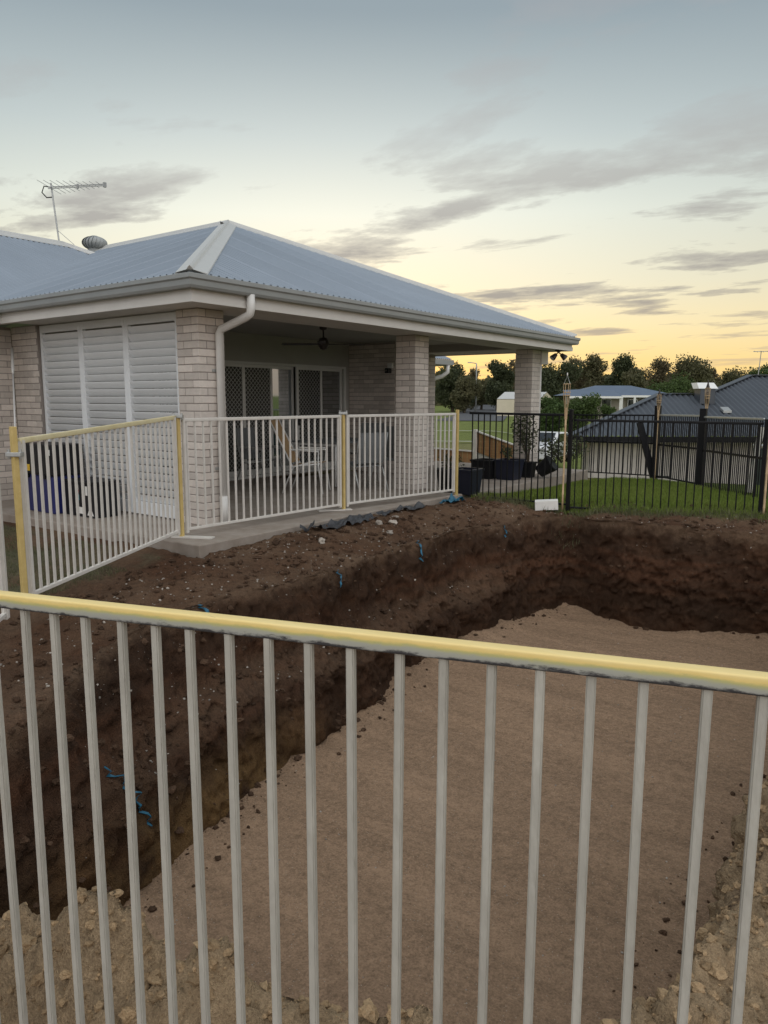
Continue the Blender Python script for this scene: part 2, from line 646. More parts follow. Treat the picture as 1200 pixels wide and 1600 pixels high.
for d in ds:
    for (p, dr, run, zr, lw, fw, rw, nw) in info:
        x = p.x + dr.x * (run + d)
        y = p.y + dr.y * (run + d)
        g = G(x, y)
        bl = smooth(0, .9 - .55 * nw * smooth(-.6, -1.4, x), d)
        z = zr + (g - zr) * bl
        q = Vector((x, y, z))
        k = max(0, 1 - d / 60)
        if d < 40:
            f1 = fbm(q, 1.1, 4)
            f2 = fbm(q + Vector((2, 8, 1)), 5.5, 4)
            rough = (1 - smooth(1.5, 5, d)) * .85 + .15
            nearclay = min(1, 1.6 * (nw + rw)) * smooth(6.5, 4.6, y) * smooth(-3.5, -2.9, x)
            z += rough * (.045 * f1 + .028 * f2)
            if nearclay > .02:
                f4 = fbm(q + Vector((4, 4, 1)), 2.6, 3)
                f5 = abs(fbm(q + Vector((14, 4, 1)), 9, 4))
                f6 = abs(fbm(q + Vector((4, 14, 1)), 22, 3))
                f7 = abs(fbm(q + Vector((24, 4, 1)), 5, 4))
                z += nearclay * (.10 * max(0, f4 + .15) + .09 * f7 + .06 * f5 + .030 * f6)
                z += .17 * math.exp(-((x + 2.02) ** 2 + (y - 1.18) ** 2) / .035) + .10 * math.exp(-((x + 1.62) ** 2 + (y - 1.36) ** 2) / .02)
        else:
            f1 = f2 = 0
            nearclay = 0
            z += min(1.5, d * .004) * noise.noise(Vector((x * .02, y * .02, 0)))
        # keep the soil below the patio and the path
        if x < -5.60 and 4.45 < y < 15.6:
            z = min(z, -.045 + .03 * f2)
        if x < -5.75 and 4.6 < y < 15.5:
            z = -.25
        verts.append((x, y, z))
        c = TOPSOIL.lerp(LOAM, .5 + .5 * max(-1, min(1, fbm(q, 1.3, 4) * 1.3)))
        c = c.lerp(CLAY, min(1, 1.4 * nearclay * smooth(-.5, .3, f1 + .35)))
        fwd = FX.x * x + FX.y * y
        rr = RX.x * x + RX.y * y
        lawn = smooth(9.75, 10.05, y + .12 * f1 - .26 * max(0, x + 4.2)) if x > -6.0 else 0
        c = c.lerp(GRASS, lawn)
        dull = smooth(-5.75, -6.15, x + .25 * f1) * smooth(4.5, 4.3, y)
        c = c.lerp(DULL, dull * smooth(-.3, .5, f1 + .2))
        if fwd > 15:
            fm = FIELD.lerp(Vector((.20, .18, .085)), .5 + .5 * noise.noise(Vector((x * .06, y * .06, 5))))
            c = c.lerp(fm, smooth(15, 19, fwd))
        if fwd < -1 or d > 25:
            c = c.lerp(FIELD, smooth(20, 30, d))
        cols.append(c)
NR = len(rows_t) + len(ds)
faces = []
for i in range(NR - 1):
    b = i * NU
    for j in range(NU):
        k = (j + 1) % NU
        faces.append((b + j, b + k, b + NU + k, b + NU + j))
me = bpy.data.meshes.new('ground')
me.from_pydata(verts, [], [tuple(reversed(f)) for f in faces])
me.update()
ca = me.color_attributes.new('soil', 'FLOAT_COLOR', 'POINT')
buf = []
for c in cols:
    buf += [c.x, c.y, c.z, 1.0]
ca.data.foreach_set('color', buf)
me.polygons.foreach_set('use_smooth', [True] * len(me.polygons))


def earthmat(name, attr=None, col=(.2, .15, .1), grain=240., gvar=.35, bump=.6, speck=.0, isl=0, lo=.65, hi=1.35, streak=False):
    m = bpy.data.materials.new(name)
    m.use_nodes = True
    t = m.node_tree
    N, L = t.nodes.new, t.links.new
    b = t.nodes['Principled BSDF']
    b.inputs['Roughness'].default_value = .95
    b.inputs['Specular IOR Level'].default_value = .15
    geo = N('ShaderNodeNewGeometry')
    if attr:
        at = N('ShaderNodeVertexColor')
        at.layer_name = attr
        base = at.outputs['Color']
    else:
        rgb = N('ShaderNodeRGB')
        rgb.outputs[0].default_value = col + (1,)
        base = rgb.outputs[0]
    n1 = N('ShaderNodeTexNoise')
    n1.inputs['Scale'].default_value = 22
    n1.inputs['Detail'].default_value = 8
    n1.inputs['Roughness'].default_value = .7
    L(geo.outputs['Position'], n1.inputs['Vector'])
    n2 = N('ShaderNodeTexNoise')
    n2.inputs['Scale'].default_value = grain
    n2.inputs['Detail'].default_value = 3
    n2.inputs['Roughness'].default_value = .7
    L(geo.outputs['Position'], n2.inputs['Vector'])
    ad = N('ShaderNodeMath')
    ad.operation = 'ADD'
    L(n1.outputs['Fac'], ad.inputs[0])
    L(n2.outputs['Fac'], ad.inputs[1])
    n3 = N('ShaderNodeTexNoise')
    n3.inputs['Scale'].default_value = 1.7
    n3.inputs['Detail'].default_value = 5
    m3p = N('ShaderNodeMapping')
    if streak:                                  # shading of the raked ripples, painted as darker bands across the bed
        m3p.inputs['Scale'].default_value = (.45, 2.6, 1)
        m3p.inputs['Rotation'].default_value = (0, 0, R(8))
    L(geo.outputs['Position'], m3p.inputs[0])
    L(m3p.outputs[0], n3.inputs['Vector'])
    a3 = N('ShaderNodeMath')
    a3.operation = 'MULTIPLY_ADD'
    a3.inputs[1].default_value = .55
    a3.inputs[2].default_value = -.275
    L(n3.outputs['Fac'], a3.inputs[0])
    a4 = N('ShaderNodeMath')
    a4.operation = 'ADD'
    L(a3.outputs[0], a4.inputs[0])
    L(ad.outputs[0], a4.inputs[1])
    mr = N('ShaderNodeMapRange')
    mr.inputs['From Min'].default_value = lo
    mr.inputs['From Max'].default_value = hi
    mr.inputs['To Min'].default_value = 1 - gvar
    mr.inputs['To Max'].default_value = 1 + gvar
    L(a4.outputs[0], mr.inputs['Value'])
    hv = N('ShaderNodeHueSaturation')
    L(base, hv.inputs['Color'])
    L(mr.outputs[0], hv.inputs['Value'])
    out = hv.outputs[0]
    if isl:
        m3 = N('ShaderNodeMapRange')
        m3.inputs['To Min'].default_value = 1 - isl
        m3.inputs['To Max'].default_value = 1 + isl
        L(geo.outputs['Random Per Island'], m3.inputs['Value'])
        h3 = N('ShaderNodeHueSaturation')
        L(m3.outputs[0], h3.inputs['Value'])
        L(out, h3.inputs['Color'])
        out = h3.outputs[0]
    if speck:
        vo = N('ShaderNodeTexVoronoi')
        vo.inputs['Scale'].default_value = 55
        L(geo.outputs['Position'], vo.inputs['Vector'])
        lt = N('ShaderNodeMath')
        lt.operation = 'LESS_THAN'
        lt.inputs[1].default_value = speck
        L(vo.outputs['Distance'], lt.inputs[0])
        gt = N('ShaderNodeMath')
        gt.operation = 'GREATER_THAN'
        gt.inputs[1].default_value = .72
        sp = N('ShaderNodeSeparateColor')
        L(vo.outputs['Color'], sp.inputs[0])
        L(sp.outputs[0], gt.inputs[0])
        mu = N('ShaderNodeMath')
        mu.operation = 'MULTIPLY'
        L(lt.outputs[0], mu.inputs[0])
        L(gt.outputs[0], mu.inputs[1])
        mx = N('ShaderNodeMix')
        mx.data_type = 'RGBA'
        mx.inputs[7].default_value = (.42, .36, .29, 1)
        L(mu.outputs[0], mx.inputs[0])
        L(out, mx.inputs[6])
        out = mx.outputs[2]
    L(out, b.inputs['Base Color'])
    bp = N('ShaderNodeBump')
    bp.inputs['Strength'].default_value = bump
    bp.inputs['Distance'].default_value = .025
    L(ad.outputs[0], bp.inputs['Height'])
    L(bp.outputs[0], b.inputs['Normal'])
    return m


M['soil'] = earthmat('soil', 'soil', grain=110, gvar=.45, bump=1.0)
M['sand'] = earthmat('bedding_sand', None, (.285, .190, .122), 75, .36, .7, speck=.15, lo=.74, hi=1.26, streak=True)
M['clod'] = earthmat('clod', None, (.090, .054, .034), 90, .35, .8, isl=.35)
M['clayclod'] = earthmat('clay_clod', None, (.41, .285, .165), 90, .30, .8, isl=.30)
M['pebble'] = mat('pebble', (.30, .265, .225), .8, .3, 20, rnd=.35)
me.materials.append(M['soil'])
ground = bpy.data.objects.new('ground', me)
COL.objects.link(ground)
struct(ground)

# sand bed on the bottom of the excavation
xs0, xs1, ys0, ys1 = -4.75, -.35, 1.3, 10.0
nx, ny = 150, 480
vv, ff = [], []
for j in range(ny):
    for i in range(nx):
        x = xs0 + (xs1 - xs0) * i / (nx - 1)
        y = ys0 + (ys1 - ys0) * j / (ny - 1)
        # distance to the edge lifts the sand a little where it was raked against the wall
        z = PIT_Z + .030 * noise.noise(Vector((x * .7, y * .7, 2))) + .012 * noise.noise(Vector((x * 3, y * 3, 4)))
        z += .004 * math.sin(y * 34 + x * 3 + 3 * noise.noise(Vector((x * 1.1, y * 1.1, 0)))) * max(0, noise.noise(Vector((x * .9, y * .9, 17))) + .25)
        z += .012 * math.sin(y * 9 + 2 * noise.noise(Vector((x * .8, y * .8, 0)))) * (.5 + .5 * noise.noise(Vector((x, y, 7))))
        e = max(smooth(-3.9, -4.5, x - .25 * noise.noise(Vector((y * 2.2, 1, 3)))), smooth(9.3, 9.75, y + .2 * noise.noise(Vector((x * 2, 4, 3)))))
        z += .10 * e + e * .03 * noise.noise(Vector((x * 9, y * 9, 4)))
        vv.append((x, y, z))
for j in range(ny - 1):
    for i in range(nx - 1):
        a = j * nx + i
        ff.append((a, a + 1, a + 1 + nx, a + nx))
sm = bpy.data.meshes.new('pit_floor')
sm.from_pydata(vv, [], ff)
sm.polygons.foreach_set('use_smooth', [True] * len(sm.polygons))
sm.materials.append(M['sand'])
pf = bpy.data.objects.new('pit_floor', sm)
COL.objects.link(pf)
struct(pf)

from mathutils.bvhtree import BVHTree
BV = BVHTree.FromPolygons(verts, faces, all_triangles=False)
BVS = BVHTree.FromPolygons(vv, ff, all_triangles=False)


def drop(x, y, top=3.0):
    h = BV.ray_cast(Vector((x, y, top)), Vector((0, 0, -1)))
    h2 = BVS.ray_cast(Vector((x, y, top)), Vector((0, 0, -1)))
    z = h[0].z if h[0] else -9
    z2 = h2[0].z if h2[0] else -9
    return max(z, z2) if max(z, z2) > -8 else G(x, y)


ICO = None


def lump(mb, c, r, seed, flat=.7):
    global ICO
    if ICO is None:
        ICO = []
        for sd in (1, 2):
            bm = bmesh.new()
            bmesh.ops.create_icosphere(bm, subdivisions=sd, radius=1)
            bm.verts.ensure_lookup_table()
            ICO.append(([v.co.copy() for v in bm.verts], [tuple(v.index for v in f.verts) for f in bm.faces]))
            bm.free()
    ico = ICO[1] if r > .016 else ICO[0]
    ax = [random.uniform(.65, 1.25) for _ in range(3)]
    rot = Matrix.Rotation(random.uniform(0, 6.28), 3, 'Z')
    vs = []
    for v in ico[0]:
        k = 1 + .70 * noise.noise(v * 1.5 + Vector((seed, 0, 0))) + .35 * noise.noise(v * 4 + Vector((0, seed, 0)))
        w = rot @ Vector((v.x * ax[0], v.y * ax[1], v.z * ax[2] * flat)) * (r * k)
        vs.append(Vector(c) + w)
    mb.add(vs, ico[1])


def scatter(name, m, n, pick, rr, sink=.25, label=None, cat=None, flat=.7, smooth_=False):
    mb = MB()
    for i in range(n):
        x, y = pick()
        r = rr()
        lump(mb, (x, y, drop(x, y) + r * (.6 - sink)), r, i * .37, flat)
    o = mb.obj(name, m, smooth=smooth_)
    o['kind'] = 'stuff'
    tag(o, label, cat)
    return o


def ringpick(lo, hi, d0, d1, ymin=-9):
    """a random place between d0 and d1 outside the floor outline, along the part lo..hi of it (wraps)"""
    def f():
        while True:
            u = random.uniform(lo, hi) % 1.0
            p, dr, run, zr, *_ = info[int(u * NU) % NU]
            dd = random.uniform(d0, d1)
            x, y = p.x + dr.x * dd, p.y + dr.y * dd
            if x < -5.7 and y > 4.5 or y < ymin:
                continue
            return x, y
    return f


# fraction round the outline of a corner near a point
def ufrac(x, y):
    return min(range(NU), key=lambda i: (loop[i].x - x) ** 2 + (loop[i].y - y) ** 2) / NU


uNL, uNR, uFR, uFL = 0.0, ufrac(-.8, 1.8), ufrac(-.8, 9.4), ufrac(-4.0, 9.5)
pw = lambda a, b, k=2.5: (lambda: a + (b - a) * random.random() ** k)
scatter('clay_clods', M['clayclod'], 19000, ringpick(uNL + .002, uNR + .18, .10, 1.1), pw(.0022, .026, 7), label='loose tan clay clods along the near edge of the pit', cat='clods')
scatter('soil_clods', M['clod'], 6500, ringpick(uFR, uNL + 1.0, -.05, 1.9, 1.7), pw(.003, .034, 6), label='dark soil clods on the pit walls and bank', cat='clods')
scatter('gravel', M['pebble'], 1500, ringpick(uFR + .05, uNL + 1.0, .2, 1.7, 2.2), pw(.003, .013, 3), label='pale gravel and stones scattered over the dark bank', cat='gravel')


def floorpick():
    return random.uniform(-4.0, -.8), random.uniform(2, 9.3)


def edgepick():
    e = ringpick(uNR + .02, uNR + .2, -.35, .05) if random.random() < .4 else ringpick(uFL, uNL + 1, -.28, .05)
    return e()


scatter('floor_crumbs', M['clod'], 900, edgepick, pw(.002, .022, 6), label='dark soil crumbs fallen onto the sand along the pit walls', cat='crumbs')
scatter('floor_grit', M['pebble'], 260, floorpick, pw(.003, .009, 2), label='fine pale grit on the sand floor of the pit', cat='grit')


# grass ---------------------------------------------------------------
def blades(name, m, n, pick, h0, h1, w, label):
    vs, fs = [], []
    for i in range(n):
        x, y = pick()
        z = drop(x, y) - .004
        a = random.uniform(0, 6.283)
        h = random.uniform(h0, h1)
        dx, dy = math.cos(a) * w / 2, math.sin(a) * w / 2
        lx, ly = random.gauss(0, .35) * h, random.gauss(0, .35) * h
        b = len(vs)
        vs += [(x - dx, y - dy, z), (x + dx, y + dy, z), (x + lx, y + ly, z + h)]
        fs.append((b, b + 1, b + 2))
    g = bpy.data.meshes.new(name)
    g.from_pydata(vs, [], fs)
    g.materials.append(m)
    o = bpy.data.objects.new(name, g)
    COL.objects.link(o)
    o['kind'] = 'stuff'
    tag(o, label, 'grass')


def lawnpick():
    while True:
        x, y = random.uniform(-5.95, .9), random.uniform(9.75, 16.8)
        if random.random() > 1.25 - (y - 9.7) * .10:
            continue
        edge = 9.9 + .26 * max(0, x + 4.2) + .16 * noise.noise(Vector((x * 2.1, y * 2, 0)))
        if y < edge or x < -5.93 + .05 * math.sin(y * 3):
            continue
        if y > 17.0 - .95 * max(0, x + 5.2):
            continue
        return x, y


blades('lawn', M['grass'], 95000, lawnpick, .025, .075, .011, 'green lawn between the black fence and the rear boundary fence')


def dullpick():
    while True:
        x, y = random.uniform(-10.2, -5.9), random.uniform(1.2, 4.35)
        if noise.noise(Vector((x * 1.3, y * 1.3, 2))) > -.1:
            return x, y


blades('patchy_grass', M['drygrass'], 16000, dullpick, .012, .05, .008, 'patchy dull grass on the ground beside the louvred wall')


def weedpick():
    x = random.uniform(-5.6, -.6)
    return x, 9.86 + .26 * max(0, x + 4.2) + random.gauss(0, .09)


blades('weeds', M['drygrass'], 2600, weedpick, .03, .13, .010, 'ragged grass along the dirt edge below the black fence')

# ================================================================== patio
XP, Y1, Y2, Y3, PW = -6.60, 5.44, 9.62, 13.68, .37
ZS = 2.40
mb = MB()
pts = [(-10.55, 4.50), (-8.0, 4.56), (-5.74, 4.66), (-5.78, 6.6), (-5.80, 9.69), (-5.80, 9.75), (-10.0, 9.75), (-10.55, 5.6)]
mb.prism([(x, y, -.30) for x, y in pts], (0, 0, .30))
patio = mb.obj('patio_slab', M['concrete'], bevel=.012)
struct(patio)
mb = MB()
mb.prism([(x, y, -.30) for x, y in [(-9.9, 9.76), (-6.0, 9.76), (-5.97, 12), (-6.05, 15.4), (-9.9, 15.4)]], (0, 0, .235))
path = mb.obj('path', M['concrete'], bevel=.01)
struct(path)

# ================================================================== house
house = thing('house', (-8.5, 9, 0), 'single storey pale brick house with grey corrugated hip roof and covered patio', 'house')
XE, YE, YE2, ZE = -6.0, 4.865, 14.57, 2.64
PITCH = .405
YM = (YE + YE2) / 2
HALF = (YE2 - YE) / 2
XV = -10.05          # where the valley meets the eave


def corrugate(parent, m, org, along, up, L, tmin, tmax, pitch=.105, amp=.021, slope=PITCH, sub=6, s0=0., name='roof_sheet'):
    """wavy roofing: columns along the eave, each from tmin(s) to tmax(s) (horizontal run)"""
    org, along, up = Vector(org), Vector(along).normalized(), Vector(up).normalized()
    n = int((L - s0) / pitch * sub)
    nrm_ = (Vector((0, 0, 1)) - up * slope).normalized()
    vs, ok = [], []
    per = int(sub * 8)
    for i in range(n + 1):
        s = s0 + (L - s0) * i / n
        a, b = tmin(s), tmax(s)
        off = nrm_ * (amp * math.cos(2 * math.pi * s / pitch))
        ok.append(b - a > .01)
        b = max(b, a + .001)
        for t in (a, b):
            vs.append(org + along * s + up * t + Vector((0, 0, slope * t)) + off)
    # each roofing sheet is an island of its own
    for j in range(0, n, per):
        k = min(n, j + per)
        fs = [(2 * i, 2 * i + 2, 2 * i + 3, 2 * i + 1) for i in range(k - j) if ok[j + i] or ok[j + i + 1]]
        if fs:
            mb = MB()
            mb.add(vs[2 * j:2 * k + 2], fs)
            mb.obj(name, m, parent, smooth=True)


zr0 = ZE - .022
corrugate(house, M['roof'], (XE, YE, zr0), (0, 1, 0), (-1, 0, 0), YE2 - YE, lambda s: .06, lambda s: min(s, (YE2 - YE) - s))
corrugate(house, M['roof'], (XE, YE, zr0), (-1, 0, 0), (0, 1, 0), 9.1, lambda s: max(.06, s - (XE - XV)), lambda s: min(s, HALF))
corrugate(house, M['roof'], (XE, YE2, zr0), (-1, 0, 0), (0, -1, 0), 9.1, lambda s: 0, lambda s: min(s, HALF), sub=4)
RM = 4.66            # run of the main roof up to its ridge
mb = MB()


def mainmax(s):
    y = -4 + s
    return RM if y < 8.75 else max(0, RM - (y - 8.75) * 2.2)


corrugate(house, M['roof'], (XV, -4, zr0), (0, 1, 0), (-1, 0, 0), 13.6, lambda s: max(0, (-4 + s) - YE), mainmax)
mb = MB()
xr, zr_ = XV - RM, zr0 + PITCH * RM
mb.add([(xr, -4, zr_), (xr, 8.75, zr_), (xr - 4.5, 8.75, zr_ - 1.8), (xr - 4.5, -4, zr_ - 1.8)], [(0, 1, 2, 3)])
mb.add([(xr, 8.75, zr_), (xr + .2, 9.9, zr_ - .45), (xr - 1, 10.5, zr_ - .7), (xr - 4.5, 10.5, zr_ - 1.8), (xr - 4.5, 8.75, zr_ - 1.8)], [(0, 1, 2, 3, 4)])
mb.obj('roof', M['roof'], house)
# valley flashing
mb = MB()
va, vb = Vector((XV, YE, zr0 - .035)), Vector((XV - 4.2, YE + 4.2, zr0 - .035 + PITCH * 4.2))
dv = (vb - va).normalized()
sv = Vector((1, 1, 0)).normalized() * .17
mb.add([va - sv + Vector((0, 0, .03)), va, va + sv + Vector((0, 0, .03)), vb - sv + Vector((0, 0, .03)), vb, vb + sv + Vector((0, 0, .03))], [(0, 1, 4, 3), (1, 2, 5, 4)])
mb.obj('valley_flashing', M['cap'], house)


def cap(p, q, sides, w=.22):
    """folded ridge or hip capping with a rolled top"""
    p, q = Vector(p), Vector(q)
    mbb = MB()
    up = Vector((0, 0, 1))
    prof = []
    a, b = sides
    for P in (p, q):
        ring = [P + Vector(a) * w + up * .002, P + Vector(a) * w * .96 + up * .016, P + Vector(a) * .05 + up * .03, P + Vector(a) * .028 + up * .055, P + up * .066,
                P + Vector(b) * .028 + up * .055, P + Vector(b) * .05 + up * .03, P + Vector(b) * w * .96 + up * .016, P + Vector(b) * w + up * .002]
        prof.append(ring)
    n = len(prof[0])
    mbb.add(prof[0] + prof[1], [(i, i + 1, n + i + 1, n + i) for i in range(n - 1)] + [tuple(range(n)), tuple(reversed(range(n, 2 * n)))])
    return mbb.obj('roof_cap', M['cap'], house)


ap = Vector((XE - HALF, YM, zr0 + PITCH * HALF))
sl_ = .02
# each wing of a cap lies along the roof plane beside it
hipA = (Vector((-.62, 0, 0)) * 1.25 + Vector((0, 0, 0)), Vector((0, .62, 0)) * 1.25)
cap((XE - .02, YE + .02, zr0 + .022), ap + Vector((0, 0, .012)), ((-.95, 0, .0), (0, .95, .0)), .24)
cap((XE - .05, YE2 - .05, zr0 + .03), ap + Vector((0, 0, .012)), ((-.95, 0, .0), (0, -.95, .0)), .2)
cap(ap + Vector((.02, 0, .012)), (XE - 9.1, YM, zr0 + PITCH * HALF + .012), ((0, -1, -PITCH), (0, 1, -PITCH)), .17)
cap((xr, -4, zr_ + .012), (xr, 8.75, zr_ + .012), ((1, 0, -PITCH), (-1, 0, -PITCH)), .17)
cap((xr, 8.75, zr_ + .012), (xr + .62, 9.15, zr_ - .24), ((1, 0, -PITCH), (-1, 0, -PITCH)), .14)
# gutter and fascia run round the eave: in from the left, round the corner, to the far corner and back
path_ = [(XV + .12, -4), (XV + .12, YE + .12), (XE - .12, YE + .12), (XE - .12, YE2 - .12), (-12.0, YE2 - .12)]
gp = [(0, ZE - .02), (0, ZE - .135), (.085, ZE - .135), (.10, ZE - .11), (.104, ZE - .06), (.122, ZE - .045), (.122, ZE - .005), (.112, ZE), (.104, ZE - .006), (.104, ZE - .04), (.09, ZE - .055), (.075, ZE - .12), (.012, ZE - .12), (.012, ZE - .02)]
mb = MB()
# travel order gives outward on the right hand side
mb.sweep(path_, gp)
mb.obj('gutter', M['gutter'], house)
mb = MB()
mb.sweep(path_, [(-.02, ZE - .03), (-.02, ZS - .02), (-.001, ZS - .02), (-.001, ZE - .03)])
mb.sweep(path_, [(.0, ZS + .055), (.0, ZS - .02), (.012, ZS - .02), (.012, ZS + .055)])
mb.obj('fascia', M['fascia'], house)
# soffit: a flat band at the eave, the patio ceiling sits higher
mb = MB()
xi = XP - PW + .02
mb.box((xi, YE + .14, ZS), (XE - .142, YE2 - .142, ZS + .012))
mb.box((XV + .14, YE + .14, ZS), (xi, Y1 + .12, ZS + .012))
mb.box((XV - .6, YE2 - 1.0, ZS), (xi, YE2 - .142, ZS + .012))
mb.box((-10.7, -4, ZS), (XV + .1, YE + .30, ZS + .012))
mb.obj('soffit', M['soffit'], house)
mb = MB()
mb.box((-10.6, Y1 + .06, ZS + .16), (xi, YE2 - .9, ZS + .172))
mb.box((xi - .012, Y1 + .12, ZS + .012), (xi, YE2 - 1.0, ZS + .16))
mb.box((-10, Y1 + .12, ZS + .012), (xi - .012, Y1 + .132, ZS + .16))
mb.box((-10, YE2 - 1.012, ZS + .012), (xi - .012, YE2 - 1.0, ZS + .16))
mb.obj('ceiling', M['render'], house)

# bricks ---------------------------------------------------------------
BH, BG = .0855, .010
bmb = MB()


def brickmesh(l, w, h):
    m_ = MB()
    m_.box((-l / 2, -w / 2, -h / 2), (l / 2, w / 2, h / 2))
    e = m_.mesh('brick')
    bm = bmesh.new()
    bm.from_mesh(e)
    bmesh.ops.bevel(bm, geom=list(bm.edges), offset=.004, segments=1, affect='EDGES')
    bm.to_mesh(e)
    bm.free()
    e.materials.append(M['brick'])
    return e


BR_L, BR_W = .25, .11
b_full = brickmesh(BR_L, BR_W, BH - BG)
NC = int(round(ZS / BH))


def pillar(y0, single, zbase=0.0, cut=False):
    x1 = XP
    x0 = XP - PW
    c = Vector(((x0 + x1) / 2, y0 + PW / 2, 0))
    mb = MB()
    mb.box((x0 + .006, y0 + .006, zbase), (x1 - .006, y0 + PW - .006, ZS + (.012 if not cut else 0)))
    po = mb.obj('pillar', M['mortar'], house)
    jm = MB()
    for i in range(NC + (1 if zbase < 0 else 0)):
        z = (i + .5) * BH - (BH if zbase < 0 else 0)
        if z + BH / 2 > ZS + .004:
            break
        for k in range(4):
            a = k * math.pi / 2
            sgn = 1 if i % 2 == 0 else -1
            # full brick along the side, its end showing on the next side
            lx = sgn * (-(PW - BR_L) / 2)
            ly = -(PW - BR_W) / 2
            off = Matrix.Rotation(a, 3, 'Z') @ Vector((lx, ly, 0))
            jx = Vector((random.uniform(-.0015, .0015), random.uniform(-.0015, .0015), 0))
            loc = c + off + jx + Vector((0, 0, z))
            if single:
                inst('brick', b_full, loc, po, rot=(0, 0, a))
            else:
                ca_, sa = math.cos(a), math.sin(a)
                jm.obox(loc, (ca_ * BR_L / 2, sa * BR_L / 2, 0), (-sa * BR_W / 2, ca_ * BR_W / 2, 0), (0, 0, (BH - BG) / 2))
    if not single:
        o = jm.obj('bricks', M['brick'], po)
        o['kind'] = 'stuff'
    return po


pillar(Y1, True)
pillar(Y2, True)
pillar(Y3, False, -.10)


def brickwall(p, q, z0, z1, nrm, thick, single, name='wall', holes=()):
    """stretcher-bond wall from p to q, nrm the outward side; bricks stand 6 mm proud of the mortar"""
    p, q, nv = Vector((*p, 0)), Vector((*q, 0)), Vector((*nrm, 0))
    d = (q - p)
    L = d.length
    d.normalize()
    mb = MB()
    mid = (p + q) / 2 - nv * (thick / 2 + .006)
    mb.obox(mid + Vector((0, 0, (z0 + z1) / 2)), d * L / 2, nv * thick / 2, (0, 0, (z1 - z0) / 2))
    wo_ = mb.obj(name, M['mortar'], house)
    jm = MB()
    a = math.atan2(d.y, d.x)
    n = int((z1 - z0) / BH)
    for i in range(n):
        z = z0 + (i + .5) * BH
        s = -(BR_L + BG) / 2 * (i % 2)
        while s < L - .02:
            a0, a1 = max(s, 0.003), min(s + BR_L, L - .003)
            s += BR_L + BG
            if a1 - a0 < .03:
                continue
            loc = p + d * (a0 + a1) / 2 - nv * (BR_W / 2 + random.uniform(0, .0015)) + Vector((0, 0, z))
            if single:
                inst('brick', b_full, loc, wo_, rot=(0, 0, a), scale=((a1 - a0) / BR_L, 1, 1))
            else:
                jm.obox(loc, d * (a1 - a0) / 2, nv * BR_W / 2, (0, 0, (BH - BG) / 2))
    if not single:
        o = jm.obj('bricks', M['brick'], wo_)
        o['kind'] = 'stuff'
    return wo_


brickwall((-10.60, Y1), (-9.93, Y1), 0, ZS, (0, -1), .1, True)
brickwall((-10.6, -4), (-10.6, Y1 - .002), -.2, ZS, (1, 0), .1, False)
YB = 12.15
brickwall((-10.0, YB), (-8.83, YB), -.06, ZS + .14, (0, -1), .1, False)
brickwall((-8.83, YB + .002), (-8.83, YB + .42), -.06, ZS, (1, 0), .1, False)
brickwall((-9.2, YB + .42), (-9.2, 14.2), -.06, ZS, (1, 0), .1, False)

# door wall ------------------------------------------------------------
XD = -10.0
mb = MB()
mb.box((XD - .12, Y1 + .05, 2.045), (XD, YB - .001, ZS + .16))
mb.box((XD - .12, Y1 + .05, -.02), (XD - .002, 7.3, 2.045))
mb.box((XD - .12, 12.02, -.02), (XD - .001, YB - .002, 2.045))
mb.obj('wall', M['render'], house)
# room behind the glass, so that the doors look into something
mb = MB()
mb.box((-14.2, 6.4, -.05), (XD - .14, 12.6, -.02))
mb.box((-14.3, 6.4, -.02), (-14.2, 12.6, 2.5))
mb.box((-14.2, 12.6, -.02), (XD - .14, 12.7, 2.5))
mb.box((-14.2, 6.3, -.02), (XD - .14, 6.4, 2.5))
mb.box((-14.2, 6.4, 2.5), (XD - .14, 12.6, 2.52))
mb.obj('room', M['interior'], house)


